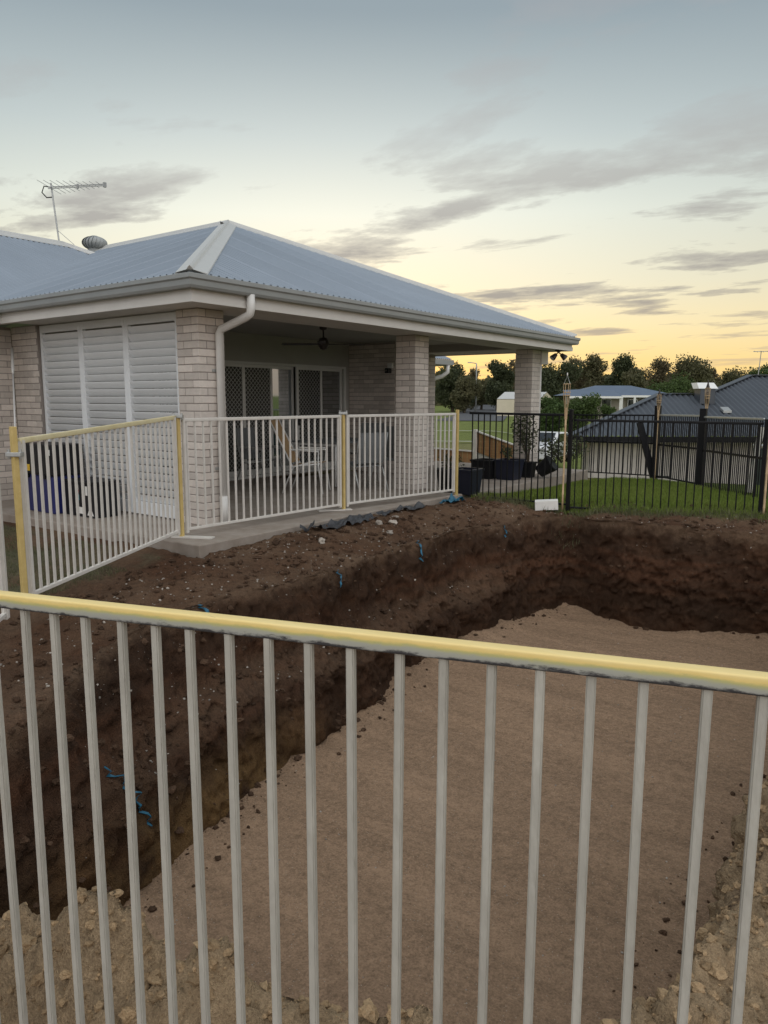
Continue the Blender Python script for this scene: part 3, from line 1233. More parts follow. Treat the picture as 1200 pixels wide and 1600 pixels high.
def door_leaf(y0, y1, x, kind, handle=None):
    f = .055
    mb = MB()
    z0, z1 = .055, 2.03
    mb.box((x - .02, y0, z0), (x + .02, y0 + f, z1))
    mb.box((x - .02, y1 - f, z0), (x + .02, y1, z1))
    mb.box((x - .02, y0 + f, z1 - f), (x + .02, y1 - f, z1))
    mb.box((x - .02, y0 + f, z0), (x + .02, y1 - f, z0 + .10))
    o = mb.obj('sliding_door', M['alum'] if kind != 'darkframe' else M['dark'], house, bevel=.003)
    g = MB()
    g.box((x - .006, y0 + f, z0 + .1), (x - .002, y1 - f, z1 - f))
    g.obj('pane', M['mirror'] if kind == 'glass' else M['pane'], o)
    if kind == 'screen':
        mm = MB()
        yy0, yy1, zz0, zz1 = y0 + f, y1 - f, z0 + .1, z1 - f
        W, Hh = yy1 - yy0, zz1 - zz0
        p = .085
        for sg in (1, -1):
            c0 = -Hh
            while c0 < W + Hh:
                # line y = yy0 + c0 + sg*t
                pts2 = []
                for t in (0, Hh):
                    pts2.append((c0 + t if sg > 0 else c0 + Hh - t, t))
                (ya, za), (yb, zb) = pts2
                # clip to the opening
                def clip(ya, za, yb, zb):
                    for lim, hi in ((0, False), (W, True)):
                        ia = ya > lim if hi else ya < lim
                        ib = yb > lim if hi else yb < lim
                        if ia and ib:
                            return None
                        if ia or ib:
                            t_ = (lim - ya) / (yb - ya)
                            yi, zi = lim, za + (zb - za) * t_
                            if ia:
                                ya, za = yi, zi
                            else:
                                yb, zb = yi, zi
                    return ya, za, yb, zb
                r = clip(ya, za, yb, zb)
                if r and abs(r[0] - r[2]) > .02:
                    mm.bar((x + .012, yy0 + r[0], zz0 + r[1]), (x + .012, yy0 + r[2], zz0 + r[3]), .008, .004, (1, 0, 0))
                c0 += p
        mo = mm.obj('security_grille', M['galv'], o)
        ms = MB()
        ms.box((x + .004, yy0, zz0), (x + .006, yy1, zz1))
        ms.obj('fly_screen', M['mesh'], o)
    if handle:
        h = MB()
        h.box((x + .02, handle - .014, .92), (x + .045, handle + .014, 1.12))
        h.obj('door_handle', M['black'], o, bevel=.004)
    return o


mb = MB()
mb.box((XD - .10, 7.3, 0.0), (XD + .035, 12.02, .05))
mb.box((XD - .10, 7.3, 2.032), (XD + .03, 12.02, 2.075))
mb.box((XD - .10, 11.96, .05), (XD + .03, 12.02, 2.032))
mb.obj('door_frame', M['alum'], house)
door_leaf(7.35, 8.22, XD + .01, 'screen')
door_leaf(8.24, 9.22, XD + .01, 'screen')
door_leaf(9.22, 9.95, XD - .035, 'screen')
door_leaf(9.93, 10.56, XD - .08, 'glass')
door_leaf(10.55, 11.28, XD + .01, 'screen', 10.58)
door_leaf(11.27, 11.94, XD - .035, 'glass')

# shutters ---------------------------------------------------------------
SX0, SX1 = -9.91, -6.985
bays = [(-9.91, -8.945), (-8.945, -7.985), (-7.985, -6.985)]
sl_mesh = {}
for (a, b) in bays:
    mb = MB()
    fw_ = .055
    y0, y1 = Y1 + .035, Y1 + .085
    mb.box((a, y0, 0.02), (a + fw_, y1, 2.385))
    mb.box((b - fw_, y0, 0.02), (b - .002, y1, 2.385))
    mb.box((a + fw_, y0, 2.29), (b - fw_, y1, 2.385))
    mb.box((a + fw_, y0, 0.02), (b - fw_, y1, .17))
    sh = mb.obj('shutter_panel', M['shutter'], house, bevel=.004)
    w = b - a - 2 * fw_ - .008
    if 'm' not in sl_mesh:
        m_ = MB()
        # elliptical blade section, closed at a steep angle
        sec = [(.0495 * math.cos(t), .006 * math.sin(t)) for t in [2 * math.pi * k / 10 for k in range(10)]]
        ang = R(60)
        poly = [(-.5, c * math.cos(ang) * -1 - s_ * math.sin(ang), c * math.sin(ang) * 1 - s_ * math.cos(ang) * 1) for c, s_ in sec]
        m_.prism(poly, (1, 0, 0))
        e = m_.mesh('slat')
        e.materials.append(M['shutter'])
        sl_mesh['m'] = e
    n = 23
    for i in range(n):
        z = .17 + .046 + i * (2.29 - .17 - .02) / n
        inst('slat', sl_mesh['m'], ((a + b) / 2, Y1 + .06, z), sh, scale=(w, 1, 1), rot=(R(180) + R(random.uniform(-1.2, 1.2)), 0, 0))
# downpipe at the corner pillar ----------------------------------------------
mb = MB()
dx, dy = XP + .052, Y1 + .255
mb.tube([(XE - .06, 5.72, ZE - .12), (XE - .06, 5.72, ZE - .26), (XE - .075, 5.72, ZE - .315), (XE - .12, 5.72, ZE - .34), (XP + .16, dy + .02, ZE - .43), (XP + .09, dy, ZE - .455), (dx, dy, ZE - .50), (dx, dy, .30)], .045, 16)
mb.tube([(dx, dy, .32), (dx, dy, .012)], .053, 16)
dp = mb.obj('downpipe', M['pipe'], house, smooth=True)
mb = MB()
mb.box((XP + .001, dy - .075, .62), (XP + .008, dy + .075, .65))
mb.box((XP + .001, dy - .075, 1.72), (XP + .008, dy + .075, 1.75))
mb.obj('pipe_bracket', M['galv'], dp)
# small drain elbow by the far pillar
mb = MB()
mb.tube([(XP - .05, Y3 + .52, ZS), (XP - .05, Y3 + .52, ZS - .14), (XP - .05, Y3 + .44, ZS - .20), (XP - .05, Y3 + .44, .0)], .042, 12)
mb.obj('downpipe', M['pipe'], house, smooth=True)
mb = MB()
mb.box((XP - .22, Y3 + PW + .01, 2.13), (XP + .02, Y3 + PW + .30, 2.39))
mb.obj('eave_box', M['fascia'], house)
# farther wing seen between the pillars
mb = MB()
mb.box((-16, 15.6, -.6), (-12.2, 18.3, 2.4))
mb.obj('wing_wall', M['mortar'], house)
corrugate(house, M['roof'], (-11.62, 15.2, 2.56), (0, 1, 0), (-1, 0, 0), 3.6, lambda s: 0, lambda s: 3.0, sub=4)
mb = MB()
mb.box((-11.66, 15.2, 2.40), (-11.54, 18.8, 2.54))
mb.box((-12.2, 15.2, 2.38), (-11.66, 18.78, 2.40))
mb.obj('gutter', M['gutter'], house)
mb = MB()
mb.tube([(-11.60, 18.55, 2.42), (-11.60, 18.55, 2.2), (-11.75, 18.5, 2.08), (-12.1, 18.38, 1.98), (-12.16, 18.36, 1.9), (-12.16, 18.36, -.3)], .06, 10)
mb.obj('downpipe', M['pipe'], house, smooth=True)

# ---------------------------------------------------------------- fittings on the house
fan = thing('ceiling_fan', (-7.95, 9.03, ZS + .16), 'dark bronze ceiling fan under the patio ceiling', 'ceiling fan')
mb = MB()
fx_, fy_ = -7.95, 9.03
mb.lathe([(.01, ZS + .159), (.065, ZS + .155), (.055, ZS + .10), (.014, ZS + .09), (.014, ZS - .03)], (fx_, fy_, 0), 16)
mb.obj('down_rod', M['dark'], fan, smooth=True)
mb = MB()
mb.lathe([(.02, ZS - .02), (.06, ZS - .035), (.085, ZS - .09), (.09, ZS - .135), (.07, ZS - .165), (.05, ZS - .20), (.012, ZS - .215)], (fx_, fy_, 0), 20)
mb.obj('motor', M['dark'], fan, smooth=True)
for k in range(4):
    a = R(38) + k * math.pi / 2
    mb = MB()
    d_ = Vector((math.cos(a), math.sin(a), 0))
    n_ = Vector((-math.sin(a), math.cos(a), .16)).normalized()
    c_ = Vector((fx_, fy_, ZS - .13))
    mb.add([c_ + d_ * .08 - n_ * .03, c_ + d_ * .2 - n_ * .055, c_ + d_ * .62 - n_ * .062, c_ + d_ * .66, c_ + d_ * .62 + n_ * .062, c_ + d_ * .2 + n_ * .055, c_ + d_ * .08 + n_ * .03] +
           [c_ + v + Vector((0, 0, .008)) for v in (d_ * .08 - n_ * .03, d_ * .2 - n_ * .055, d_ * .62 - n_ * .062, d_ * .66, d_ * .62 + n_ * .062, d_ * .2 + n_ * .055, d_ * .08 + n_ * .03)],
           [tuple(range(7)), tuple(reversed(range(7, 14)))] + [(i, (i + 1) % 7, 7 + (i + 1) % 7, 7 + i) for i in range(7)])
    mb.obj('blade', M['dark'], fan)

sc = thing('security_camera', (-8.93, YB, 2.0), 'small black and white security camera on the patio end wall', 'camera')
mb = MB()
mb.box((-8.98, YB - .05, 2.03), (-8.86, YB - .001, 2.13))
mb.obj('mount', M['white'], sc, bevel=.01)
mb = MB()
mb.box((-8.97, YB - .15, 1.93), (-8.88, YB - .03, 2.028))
cb = mb.obj('body', M['blackp'], sc, bevel=.012)
mb = MB()
mb.tube([(-8.925, YB - .151, 1.98), (-8.925, YB - .165, 1.98)], .028, 12)
mb.obj('lens', M['pane'], cb)

fl = thing('floodlight', (-6.25, 14.1, ZS), 'twin dark floodlight hanging under the far eave corner', 'floodlight')
mb = MB()
mb.lathe([(.02, ZS - .001), (.07, ZS - .004), (.07, ZS - .03), (.03, ZS - .05)], (-6.25, 14.1, 0), 14)
mb.obj('base', M['dark'], fl, smooth=True)
for sg in (-1, 1):
    mb = MB()
    c0 = Vector((-6.25, 14.1, ZS - .05))
    dr_ = (RX * sg * .8 - FX * .3 + Vector((0, 0, -.75))).normalized()
    mb.tube([c0, c0 + dr_ * .06, c0 + dr_ * .07, c0 + dr_ * .17, c0 + dr_ * .19], [.012, .012, .035, .06, .058], 14)
    lo = mb.obj('lamp_head', M['dark'], fl, smooth=True)
    mb = MB()
    mb.tube([c0 + dr_ * .19, c0 + dr_ * .194], .05, 14)
    mb.obj('lens', M['galv'], lo)

# roof antenna
ax_, ay_ = -14.73, 8.68
az_ = zr_ + .05
an = thing('television_antenna', (ax_, ay_, az_), 'thin grey television antenna on a mast on the left roof ridge', 'antenna')
mt = Vector((ax_, ay_, az_)) - RX * .10 + Vector((0, 0, 1.06))
mb = MB()
mb.tube([(ax_, ay_, az_ - .05), mt + Vector((0, 0, .08))], .017, 8)
mb.tube([Vector((ax_, ay_, az_)).lerp(mt, .22), Vector((ax_, ay_, az_ - .05)) + RX * .30], .006, 5)
mb.obj('mast', M['galv'], an)
mb = MB()
ba, bb = mt - RX * .06, mt + RX * 1.24 + Vector((0, 0, -.06)) - FX * .45
mb.bar(ba, bb, .02, .016)
mb.bar(ba + Vector((0, 0, -.028)), bb + Vector((0, 0, -.028)), .02, .014)
mb.bar(bb + Vector((0, 0, .03)), bb - Vector((0, 0, .06)), .05, .05)
md = ba.lerp(bb, .53)
mb.bar(md + Vector((0, 0, .03)), md - Vector((0, 0, .06)), .05, .02)
bo = mb.obj('boom', M['galv'], an)
for k in range(10):
    c_ = ba.lerp(bb, .02 + k * .1)
    hl = .27 - .019 * k
    v = (RX * .55 - Vector((0, 0, .30)) + FX * .8).normalized() * hl
    m_ = MB()
    m_.tube([c_ - v, c_ + v], .0045, 5)
    m_.obj('element', M['galv'], bo)
mb = MB()
mb.tube([mt + Vector((0, 0, .0)) - RX * .02, mt - RX * .14 + Vector((0, 0, .02)), mt - RX * .19 - Vector((0, 0, .10)), mt - RX * .10 - Vector((0, 0, .2)), mt.lerp(Vector((ax_, ay_, az_)), .18)], .012, 6)
mb.obj('cable', M['rubber'], an)

# whirlybird
wv = Vector((-14.95, 9.62, zr_ - .03))
wh = thing('roof_ventilator', wv, 'round grey spinning ventilator on the roof beside the valley', 'ventilator')
mb = MB()
mb.lathe([(.34, -.2), (.19, .0), (.15, .05), (.15, .11)], wv, 20)
mb.obj('throat', M['gutter'], wh, smooth=True)
for k in range(20):
    m_ = MB()
    a0 = 2 * math.pi * k / 20
    col_ = []
    for j in range(9):
        t = j / 8
        th = R(-58 + 128 * t)
        r_ = .235 * math.cos(th) + .012
        z_ = .235 + .14 * math.sin(th)
        tw = a0 + .35 * t
        col_.append((Vector((r_ * math.cos(tw), r_ * math.sin(tw), z_)) + wv, Vector(((r_ + .016) * math.cos(tw + .30), (r_ + .016) * math.sin(tw + .30), z_)) + wv))
    m_.add([p for c in col_ for p in c], [(2 * j, 2 * j + 1, 2 * j + 3, 2 * j + 2) for j in range(8)])
    m_.obj('vane', M['gutter'], wh, smooth=True)
mb = MB()
mb.lathe([(.10, .366), (.06, .386), (.01, .390)], wv, 18)
mb.obj('dome', M['gutter'], wh, smooth=True)

# ================================================================== temporary fence
def railmat():
    """grey rail whose top was sprayed yellow; overspray and black scuffs on the face"""
    m = bpy.data.materials.new('sprayed_rail')
    m.use_nodes = True
    t = m.node_tree
    N, L = t.nodes.new, t.links.new
    b = t.nodes['Principled BSDF']
    b.inputs['Roughness'].default_value = .5
    at = N('ShaderNodeAttribute')
    at.attribute_name = 'paint'
    geo = N('ShaderNodeNewGeometry')
    mp = N('ShaderNodeMapping')
    mp.inputs['Rotation'].default_value = (0, 0, R(-18.1))
    mp.inputs['Scale'].default_value = (2.2, 20, 20)
    L(geo.outputs['Position'], mp.inputs[0])
    n1 = N('ShaderNodeTexNoise')
    n1.inputs['Scale'].default_value = 1.6
    n1.inputs['Detail'].default_value = 8
    n1.inputs['Roughness'].default_value = .7
    L(mp.outputs[0], n1.inputs['Vector'])
    ad = N('ShaderNodeMath')
    ad.operation = 'MULTIPLY_ADD'
    ad.inputs[1].default_value = .55
    L(n1.outputs['Fac'], ad.inputs[0])
    L(at.outputs['Fac'], ad.inputs[2])
    rp = N('ShaderNodeValToRGB')
    el = rp.color_ramp.elements
    stops = [(.30, (.38, .385, .36)), (.50, (.40, .405, .33)), (.62, (.50, .47, .19)), (.72, (.80, .60, .21)), (1.0, (.88, .70, .32))]
    while len(el) < len(stops):
        el.new(.5)
    for e, (p, c) in zip(el, stops):
        e.position = p
        e.color = c + (1,)
    mr0 = N('ShaderNodeMapRange')
    mr0.inputs['From Min'].default_value = 0
    mr0.inputs['From Max'].default_value = 1.4
    L(ad.outputs[0], mr0.inputs['Value'])
    L(mr0.outputs[0], rp.inputs[0])
    # scuffs near the bottom edge
    n2 = N('ShaderNodeTexNoise')
    n2.inputs['Scale'].default_value = 1.1
    n2.inputs['Detail'].default_value = 10
    n2.inputs['Roughness'].default_value = .75
    mp2 = N('ShaderNodeMapping')
    mp2.inputs['Rotation'].default_value = (0, 0, R(-18.1))
    mp2.inputs['Scale'].default_value = (3.2, 30, 34)
    L(geo.outputs['Position'], mp2.inputs[0])
    L(mp2.outputs[0], n2.inputs['Vector'])
    low = N('ShaderNodeMapRange')
    low.inputs['From Min'].default_value = .42
    low.inputs['From Max'].default_value = .05
    L(at.outputs['Fac'], low.inputs['Value'])
    mu = N('ShaderNodeMath')
    mu.operation = 'MULTIPLY_ADD'
    mu.inputs[1].default_value = .30
    L(low.outputs[0], mu.inputs[0])
    L(n2.outputs['Fac'], mu.inputs[2])
    mr = N('ShaderNodeMapRange')
    mr.inputs['From Min'].default_value = .64
    mr.inputs['From Max'].default_value = .76
    L(mu.outputs[0], mr.inputs['Value'])
    mx = N('ShaderNodeMix')
    mx.data_type = 'RGBA'
    L(mr.outputs[0], mx.inputs[0])
    L(rp.outputs[0], mx.inputs[6])
    mx.inputs[7].default_value = (.05, .05, .055, 1)
    L(mx.outputs[2], b.inputs['Base Color'])
    return m


M['rail'] = railmat()
M['creamrail'] = mat('cream_rail', (.56, .48, .24), .5, 0, 9, .1, 60, col2=(.70, .64, .44))


def paint_attr(o, z_of):
    a = o.data.attributes.new('paint', 'FLOAT', 'POINT')
    a.data.foreach_set('value', [z_of(v.co) for v in o.data.vertices])


def roundbar(p, q, w, h, n=3, seg=40):
    """a rail with softened edges, split along its length"""
    p, q = Vector(p), Vector(q)
    d_ = (q - p).normalized()
    x = d_.cross(Vector((0, 0, 1))).normalized()
    y = x.cross(d_)
    r = min(w, h) * .13
    prof = []
    for cx_, cy_, a0 in ((w / 2 - r, h / 2 - r, 0), (-w / 2 + r, h / 2 - r, 90), (-w / 2 + r, -h / 2 + r, 180), (w / 2 - r, -h / 2 + r, 270)):
        for k in range(n + 1):
            a = R(a0 + 90 * k / n)
            prof.append((cx_ + r * math.cos(a), cy_ + r * math.sin(a)))
    mb = MB()
    N_ = len(prof)
    vs = []
    for i in range(seg + 1):
        c = p.lerp(q, i / seg)
        for u, v in prof:
            vs.append(c + x * u + y * v)
    fs = [(i * N_ + k, i * N_ + (k + 1) % N_, (i + 1) * N_ + (k + 1) % N_, (i + 1) * N_ + k) for i in range(seg) for k in range(N_)]
    fs.append(tuple(range(N_)))
    fs.append(tuple(reversed(range(seg * N_, (seg + 1) * N_))))
    mb.add(vs, fs)
    return mb


_bar_cache = {}


def barmesh(w, h, m, dpt=None):
    key = (round(w, 4), round(h, 3), m.name, dpt)
    if key not in _bar_cache:
        mb = MB()
        dd = dpt or w
        mb.box((-w / 2, -dd / 2, 0), (w / 2, dd / 2, h))
        e = mb.mesh('baluster')
        if w > .015:
            bm = bmesh.new()
            bm.from_mesh(e)
            bmesh.ops.bevel(bm, geom=list(bm.edges), offset=w * .16, segments=2, affect='EDGES')
            bm.to_mesh(e)
            bm.free()
        e.materials.append(m)
        _bar_cache[key] = e
    return _bar_cache[key]


def panel(name, label, cat, group, A, B, za, zb, h, n, bw, rw_, rh, mb_, mr_, ends=True, top_off=0., lowrail=.06, barname='baluster', stile=None, wob=.0):
    """a fence panel from A to B: rails, end stiles and balusters, standing on za..zb"""
    A, B = Vector((*A, 0)), Vector((*B, 0))
    root = thing(name, (A.x, A.y, za), label, cat, group)
    up = Vector((0, 0, 1))
    ta, tb = A + up * (za + h - rh / 2), B + up * (zb + h - rh / 2)
    tr = roundbar(ta, tb, rw_, rh).obj('top_rail', mr_, root, smooth=True)
    zlo = lambda c: ((c - (A + up * (za + h))).dot(up) - (zb - za) * ((c - A).dot(B - A) / (B - A).length_squared)) / rh + 1
    paint_attr(tr, lambda c: max(0, min(1, zlo(Vector(c)))))
    roundbar(A + up * (za + lowrail), B + up * (zb + lowrail), rw_ * .9, rh * .75, seg=1).obj('bottom_rail', mb_, root)
    dirv = (B - A)
    a = math.atan2(dirv.y, dirv.x)
    for i in range(n):
        t = (i + .5) / n
        c = A.lerp(B, t)
        z = za + (zb - za) * t
        o = inst(barname, barmesh(bw, h - lowrail - rh * .9, mb_), (c.x, c.y, z + lowrail + rh * .2), root, rot=(random.gauss(0, wob), random.gauss(0, wob), a))
    if ends:
        for E_, ze in ((A, za), (B, zb)):
            s = stile or rw_
            c = E_ + (B - A).normalized() * (s / 2 if E_ is A else -s / 2)
            inst('stile', barmesh(s * .99, h - .03, mb_), (c.x, c.y, ze + .02), root, rot=(0, 0, a))
    return root


# foreground panel, right in front of the photographer
d0 = Vector((1.55, .506)).normalized()
P0 = Vector((-1.872, .938))
SP = .1019
a_ = P0 - d0 * (SP * 6.5)
b_ = P0 + d0 * (SP * 23.5)
panel('temporary_fence', 'foreground temporary fence panel with yellow sprayed top rail and grey bars', 'fence panel', 'temporary fence panels',
      a_, b_, -.68, -.68, 1.600, 30, .0195, .036, .038, M['fence'], M['rail'], ends=True, wob=.0025)
PL, PA, PB, PC = (-5.37, 2.72), (-6.22, 4.83), (-6.14, 7.34), (-5.82, 9.60)
o_ = lambda p, q, k: (p[0] + (q[0] - p[0]) * k, p[1] + (q[1] - p[1]) * k)
panel('temporary_fence', 'temporary fence panel sloping from the louvred wall corner to the yellow post at left', 'fence panel', 'temporary fence panels',
      o_(PL, PA, .025), o_(PL, PA, .975), -.10, .02, 1.235, 27, .02, .034, .04, M['fencew'], M['creamrail'], stile=.04)
panel('temporary_fence', 'temporary fence panel on the patio edge in front of the glass doors', 'fence panel', 'temporary fence panels',
      o_(PA, PB, .02), o_(PA, PB, .98), .02, .02, 1.205, 23, .02, .034, .036, M['fencew'], M['fencew'], stile=.036)
panel('temporary_fence', 'temporary fence panel on the patio edge in front of the middle brick pillar', 'fence panel', 'temporary fence panels',
      o_(PB, PC, .02), o_(PB, PC, .98), .02, .02, 1.205, 23, .02, .034, .036, M['fencew'], M['fencew'], stile=.036)
panel('temporary_fence', 'temporary fence panel cut off by the left edge beyond the yellow post', 'fence panel', 'temporary fence panels',
      (-5.10, 2.45), (-4.35, 1.65), -.11, -.16, 1.20, 11, .02, .034, .04, M['fencew'], M['creamrail'], stile=.045)


def post(x, y, z, h, m, label, w=.042, clampz=None, foot=None):
    root = thing('fence_post', (x, y, z), label, 'post', 'temporary fence posts')
    mb = MB()
    mb.box((x - w / 2, y - w / 2, z), (x + w / 2, y + w / 2, z + h))
    mb.obj('shaft', m, root, bevel=.004)
    if clampz:
        mb = MB()
        mb.obox((x, y, clampz), RX * .055, FX * .03, (0, 0, .016))
        cl = mb.obj('clamp', M['galv'], root, bevel=.004)
        for sg in (-1, 1):
            m2 = MB()
            c = Vector((x, y, clampz)) + RX * sg * .042
            m2.tube([c + Vector((0, 0, -.03)), c + Vector((0, 0, .035))], .011, 8)
            m2.obj('bolt', M['galv'], cl)
    if foot:
        mb = MB()
        dv_ = Vector((foot[0], foot[1], 0)).normalized()
        nv_ = Vector((-dv_.y, dv_.x, 0))
        mb.obox(Vector((x, y, z + .009)) + dv_ * .12, dv_ * .22, nv_ * .05, (0, 0, .007))
        mb.obj('foot_plate', M['fencew'], root)
    return root


post(PL[0], PL[1], -.14, 1.36, M['yellow'], 'bright yellow fence post at the left edge of the photo', .040, 1.02)
post(PA[0], PA[1], .0, 1.245, M['yellow'], 'yellow fence post in front of the corner brick pillar', .038, 1.245, (.9, .45))
post(PB[0], PB[1], .0, 1.235, M['yellow'], 'yellow fence post between the two panels on the patio edge', .038, 1.245, (-.6, -.9))
post(PC[0], PC[1], -.02, 1.29, M['yellow'], 'yellow fence post where the pale panels meet the black fence', .042)

# ================================================================== black pool fence
BL, BC, BRt = (-5.80, 9.93), (-4.22, 10.03), (-1.86, 10.80)


def bpost(x, y, z, h, w, label, group='black fence posts'):
    root = thing('fence_post', (x, y, z), label, 'post', group)
    mb = MB()
    mb.box((x - w / 2, y - w / 2, z - .05), (x + w / 2, y + w / 2, z + h))
    mb.obj('shaft', M['black'], root, bevel=.004)
    mb = MB()
    mb.box((x - w / 2 - .004, y - w / 2 - .004, z + h), (x + w / 2 + .004, y + w / 2 + .004, z + h + .018))
    mb.obj('cap', M['blackp'], root, bevel=.004)
    return root


panel('black_fence_panel', 'black metal pool fence panel in front of the plant pots', 'fence panel', 'black pool fence panels',
      BL, o_(BL, BC, .985), -.05, -.06, 1.285, 16, .016, .03, .034, M['black'], M['black'], ends=False, lowrail=.0, barname='picket')
panel('black_fence_panel', 'black metal pool fence panel between the two front bamboo torches', 'fence panel', 'black pool fence panels',
      o_(BC, BRt, .015), o_(BC, BRt, .985), -.08, -.10, 1.235, 23, .016, .03, .034, M['black'], M['black'], ends=False, lowrail=-.02, barname='picket')
panel('black_fence_panel', 'black metal pool fence panel running out of frame at the right edge', 'fence panel', 'black pool fence panels',
      o_(BRt, (.4, 11.5), .02), (.4, 11.5), -.10, -.12, 1.235, 21, .016, .03, .034, M['black'], M['black'], ends=False, lowrail=-.02, barname='picket')
bpost(BC[0], BC[1], -.10, 1.37, .05, 'black fence post behind the torch near the far brick pillar')
bpost(BRt[0], BRt[1], -.14, 1.30, .05, 'black fence post behind the rightmost torch')

# rear boundary fence ------------------------------------------------------
K = [(-7.25, 17.1), (-5.13, 17.0), (-3.84, 15.65), (-2.39, 13.73), (-1.3, 12.3)]
panel('boundary_fence_panel', 'thin black boundary fence panel behind the leaning black board', 'fence panel', 'rear boundary fence panels',
      K[0], o_(K[0], K[1], .97), -.34, -.32, 1.42, 20, .018, .03, .035, M['black'], M['black'], ends=False, barname='picket')
for q_, (i, j, lb) in enumerate(((1, 2, 'close picket boundary fence panel between the two thick black posts'), (2, 3, 'close picket boundary fence panel in front of the neighbour wall at right'),
                                 (3, 4, 'close picket boundary fence panel at the right edge of the photo'))):
    A, B = K[i], K[j]
    n = int(math.hypot(B[0] - A[0], B[1] - A[1]) / .075)
    r_ = panel('boundary_fence_panel', lb, 'fence panel', 'rear boundary fence panels', o_(A, B, .02), o_(A, B, .98), -.32, -.30, 1.43, n, .017, .03, .04, M['black'], M['galv'], ends=False, barname='picket')  # grey top rail: sky sheen on a black rail put into its colour
for i, j in ((0, 1), (1, 2), (2, 3), (3, 4)):
    pass
for (A, B) in ((K[0], K[1]), (K[1], K[2]), (K[2], K[3])):
    roots = [o for o in bpy.data.objects if o.name.startswith('boundary_fence_panel') and (Vector((o.location.x, o.location.y)) - Vector(o_(A, B, .02))).length < .1]
    mb = MB()
    mb.bar((*o_(A, B, .02), .44), (*o_(A, B, .98), .46), .03, .04)
    mb.obj('middle_rail', M['black'], roots[0] if roots else None)
bpost(K[1][0], K[1][1], -.34, 1.62, .12, 'thick black boundary post below the second torch', 'boundary fence posts')
bpost(K[2][0], K[2][1], -.34, 1.58, .12, 'thick black boundary post below the third torch', 'boundary fence posts')
lb = thing('leaning_board', (-5.3, 16.8, -.33), 'black board leaning at an angle against the boundary fence', 'board')
mb = MB()
mb.bar(AT(5.75, 16.9, .92), AT(6.05, 16.7, -.30), .14, .05, up=(FX.x, FX.y, 0))
mb.obj('plank', M['black'], lb)
mb = MB()
mb.bar(AT(6.05, 16.7, -.29), AT(6.42, 16.75, -.30), .05, .05)
mb.obj('foot', M['black'], lb)


# ================================================================== torches
def torch(x, y, z, h, label, s=1.0, dark=False):
    root = thing('bamboo_torch', (x, y, z), label, 'torch', 'bamboo garden torches')
    top = z + h
    mb = MB()
    hb = .46 * s
    zz = [z - .05 + (h - hb + .05) * k / 6 for k in range(7)]
    pts_, rs = [], []
    for k, v in enumerate(zz):
        if 0 < k < 6:
            pts_ += [(x, y, v - .012), (x, y, v), (x, y, v + .012)]
            rs += [.0145, .0175, .0145]
        else:
            pts_.append((x, y, v))
            rs.append(.0155)
    mb.tube(pts_, rs, 8)
    mb.obj('pole', M['bamboo'], root, smooth=True)
    zb = top - hb
    for k in range(8):
        a = 2 * math.pi * k / 8
        m_ = MB()
        c, s_ = math.cos(a), math.sin(a)
        m_.tube([(x + .016 * c, y + .016 * s_, zb - .16), (x + .022 * c, y + .022 * s_, zb), (x + .045 * c, y + .045 * s_, zb + .17 * s), (x + .048 * c, y + .048 * s_, zb + hb * .72)], .0038, 5)
        m_.obj('strip', M['bamboo'], root)
    for zk, r_ in ((zb + .17 * s, .047), (zb + hb * .46, .049), (zb + hb * .71, .05)):
        m_ = MB()
        m_.tube([(x + r_ * math.cos(2 * math.pi * k / 14), y + r_ * math.sin(2 * math.pi * k / 14), zk) for k in range(15)], .006, 6)
        m_.obj('ring', M['bamboo'], root, smooth=True)
    if not dark:
        m_ = MB()
        m_.tube([(x + .042, y, zb + hb * .72), (x, y, zb + hb * .97), (x - .042, y, zb + hb * .72)], .004, 5)
        m_.obj('handle', M['galv'], root)
        m_ = MB()
        m_.lathe([(.006, zb + hb * .96), (.010, zb + hb), (.004, zb + hb * 1.05)], (x, y, 0), 8)
        m_.obj('knob', M['labelw'], root)
        return
    m_ = MB()
    m_.lathe([(.022, zb + .10), (.036, zb + .12), (.038, zb + .24 * s), (.02, zb + .27 * s)], (x, y, 0), 14)
    m_.obj('oil_can', M['dark'] if dark else M['bamboo'], root, smooth=True)
    m_ = MB()
    m_.lathe([(.034, zb + hb * .70), (.036, zb + hb * .74), (.012, zb + hb * .90), (.010, zb + hb * .98), (.004, zb + hb)], (x, y, 0), 12)
    m_.obj('snuffer', M['dark'] if dark else M['galv'], root, smooth=True)


torch(-4.27, 9.96, -.09, 1.86, 'slim bamboo torch at the corner of the black fence left of the lawn')
q = AT(6.03, 16.55)
torch(q.x, q.y, -.32, 1.98, 'bamboo torch behind the lawn nearest the far blue roofed house', 1.0, True)
q = AT(6.42, 15.0)
torch(q.x, q.y, -.30, 2.12, 'bamboo torch with dark oil can in front of the dark roof vent', 1.25, True)
torch(-1.80, 10.70, -.14, 1.88, 'large bamboo torch at the right edge of the photo', 1.3, True)

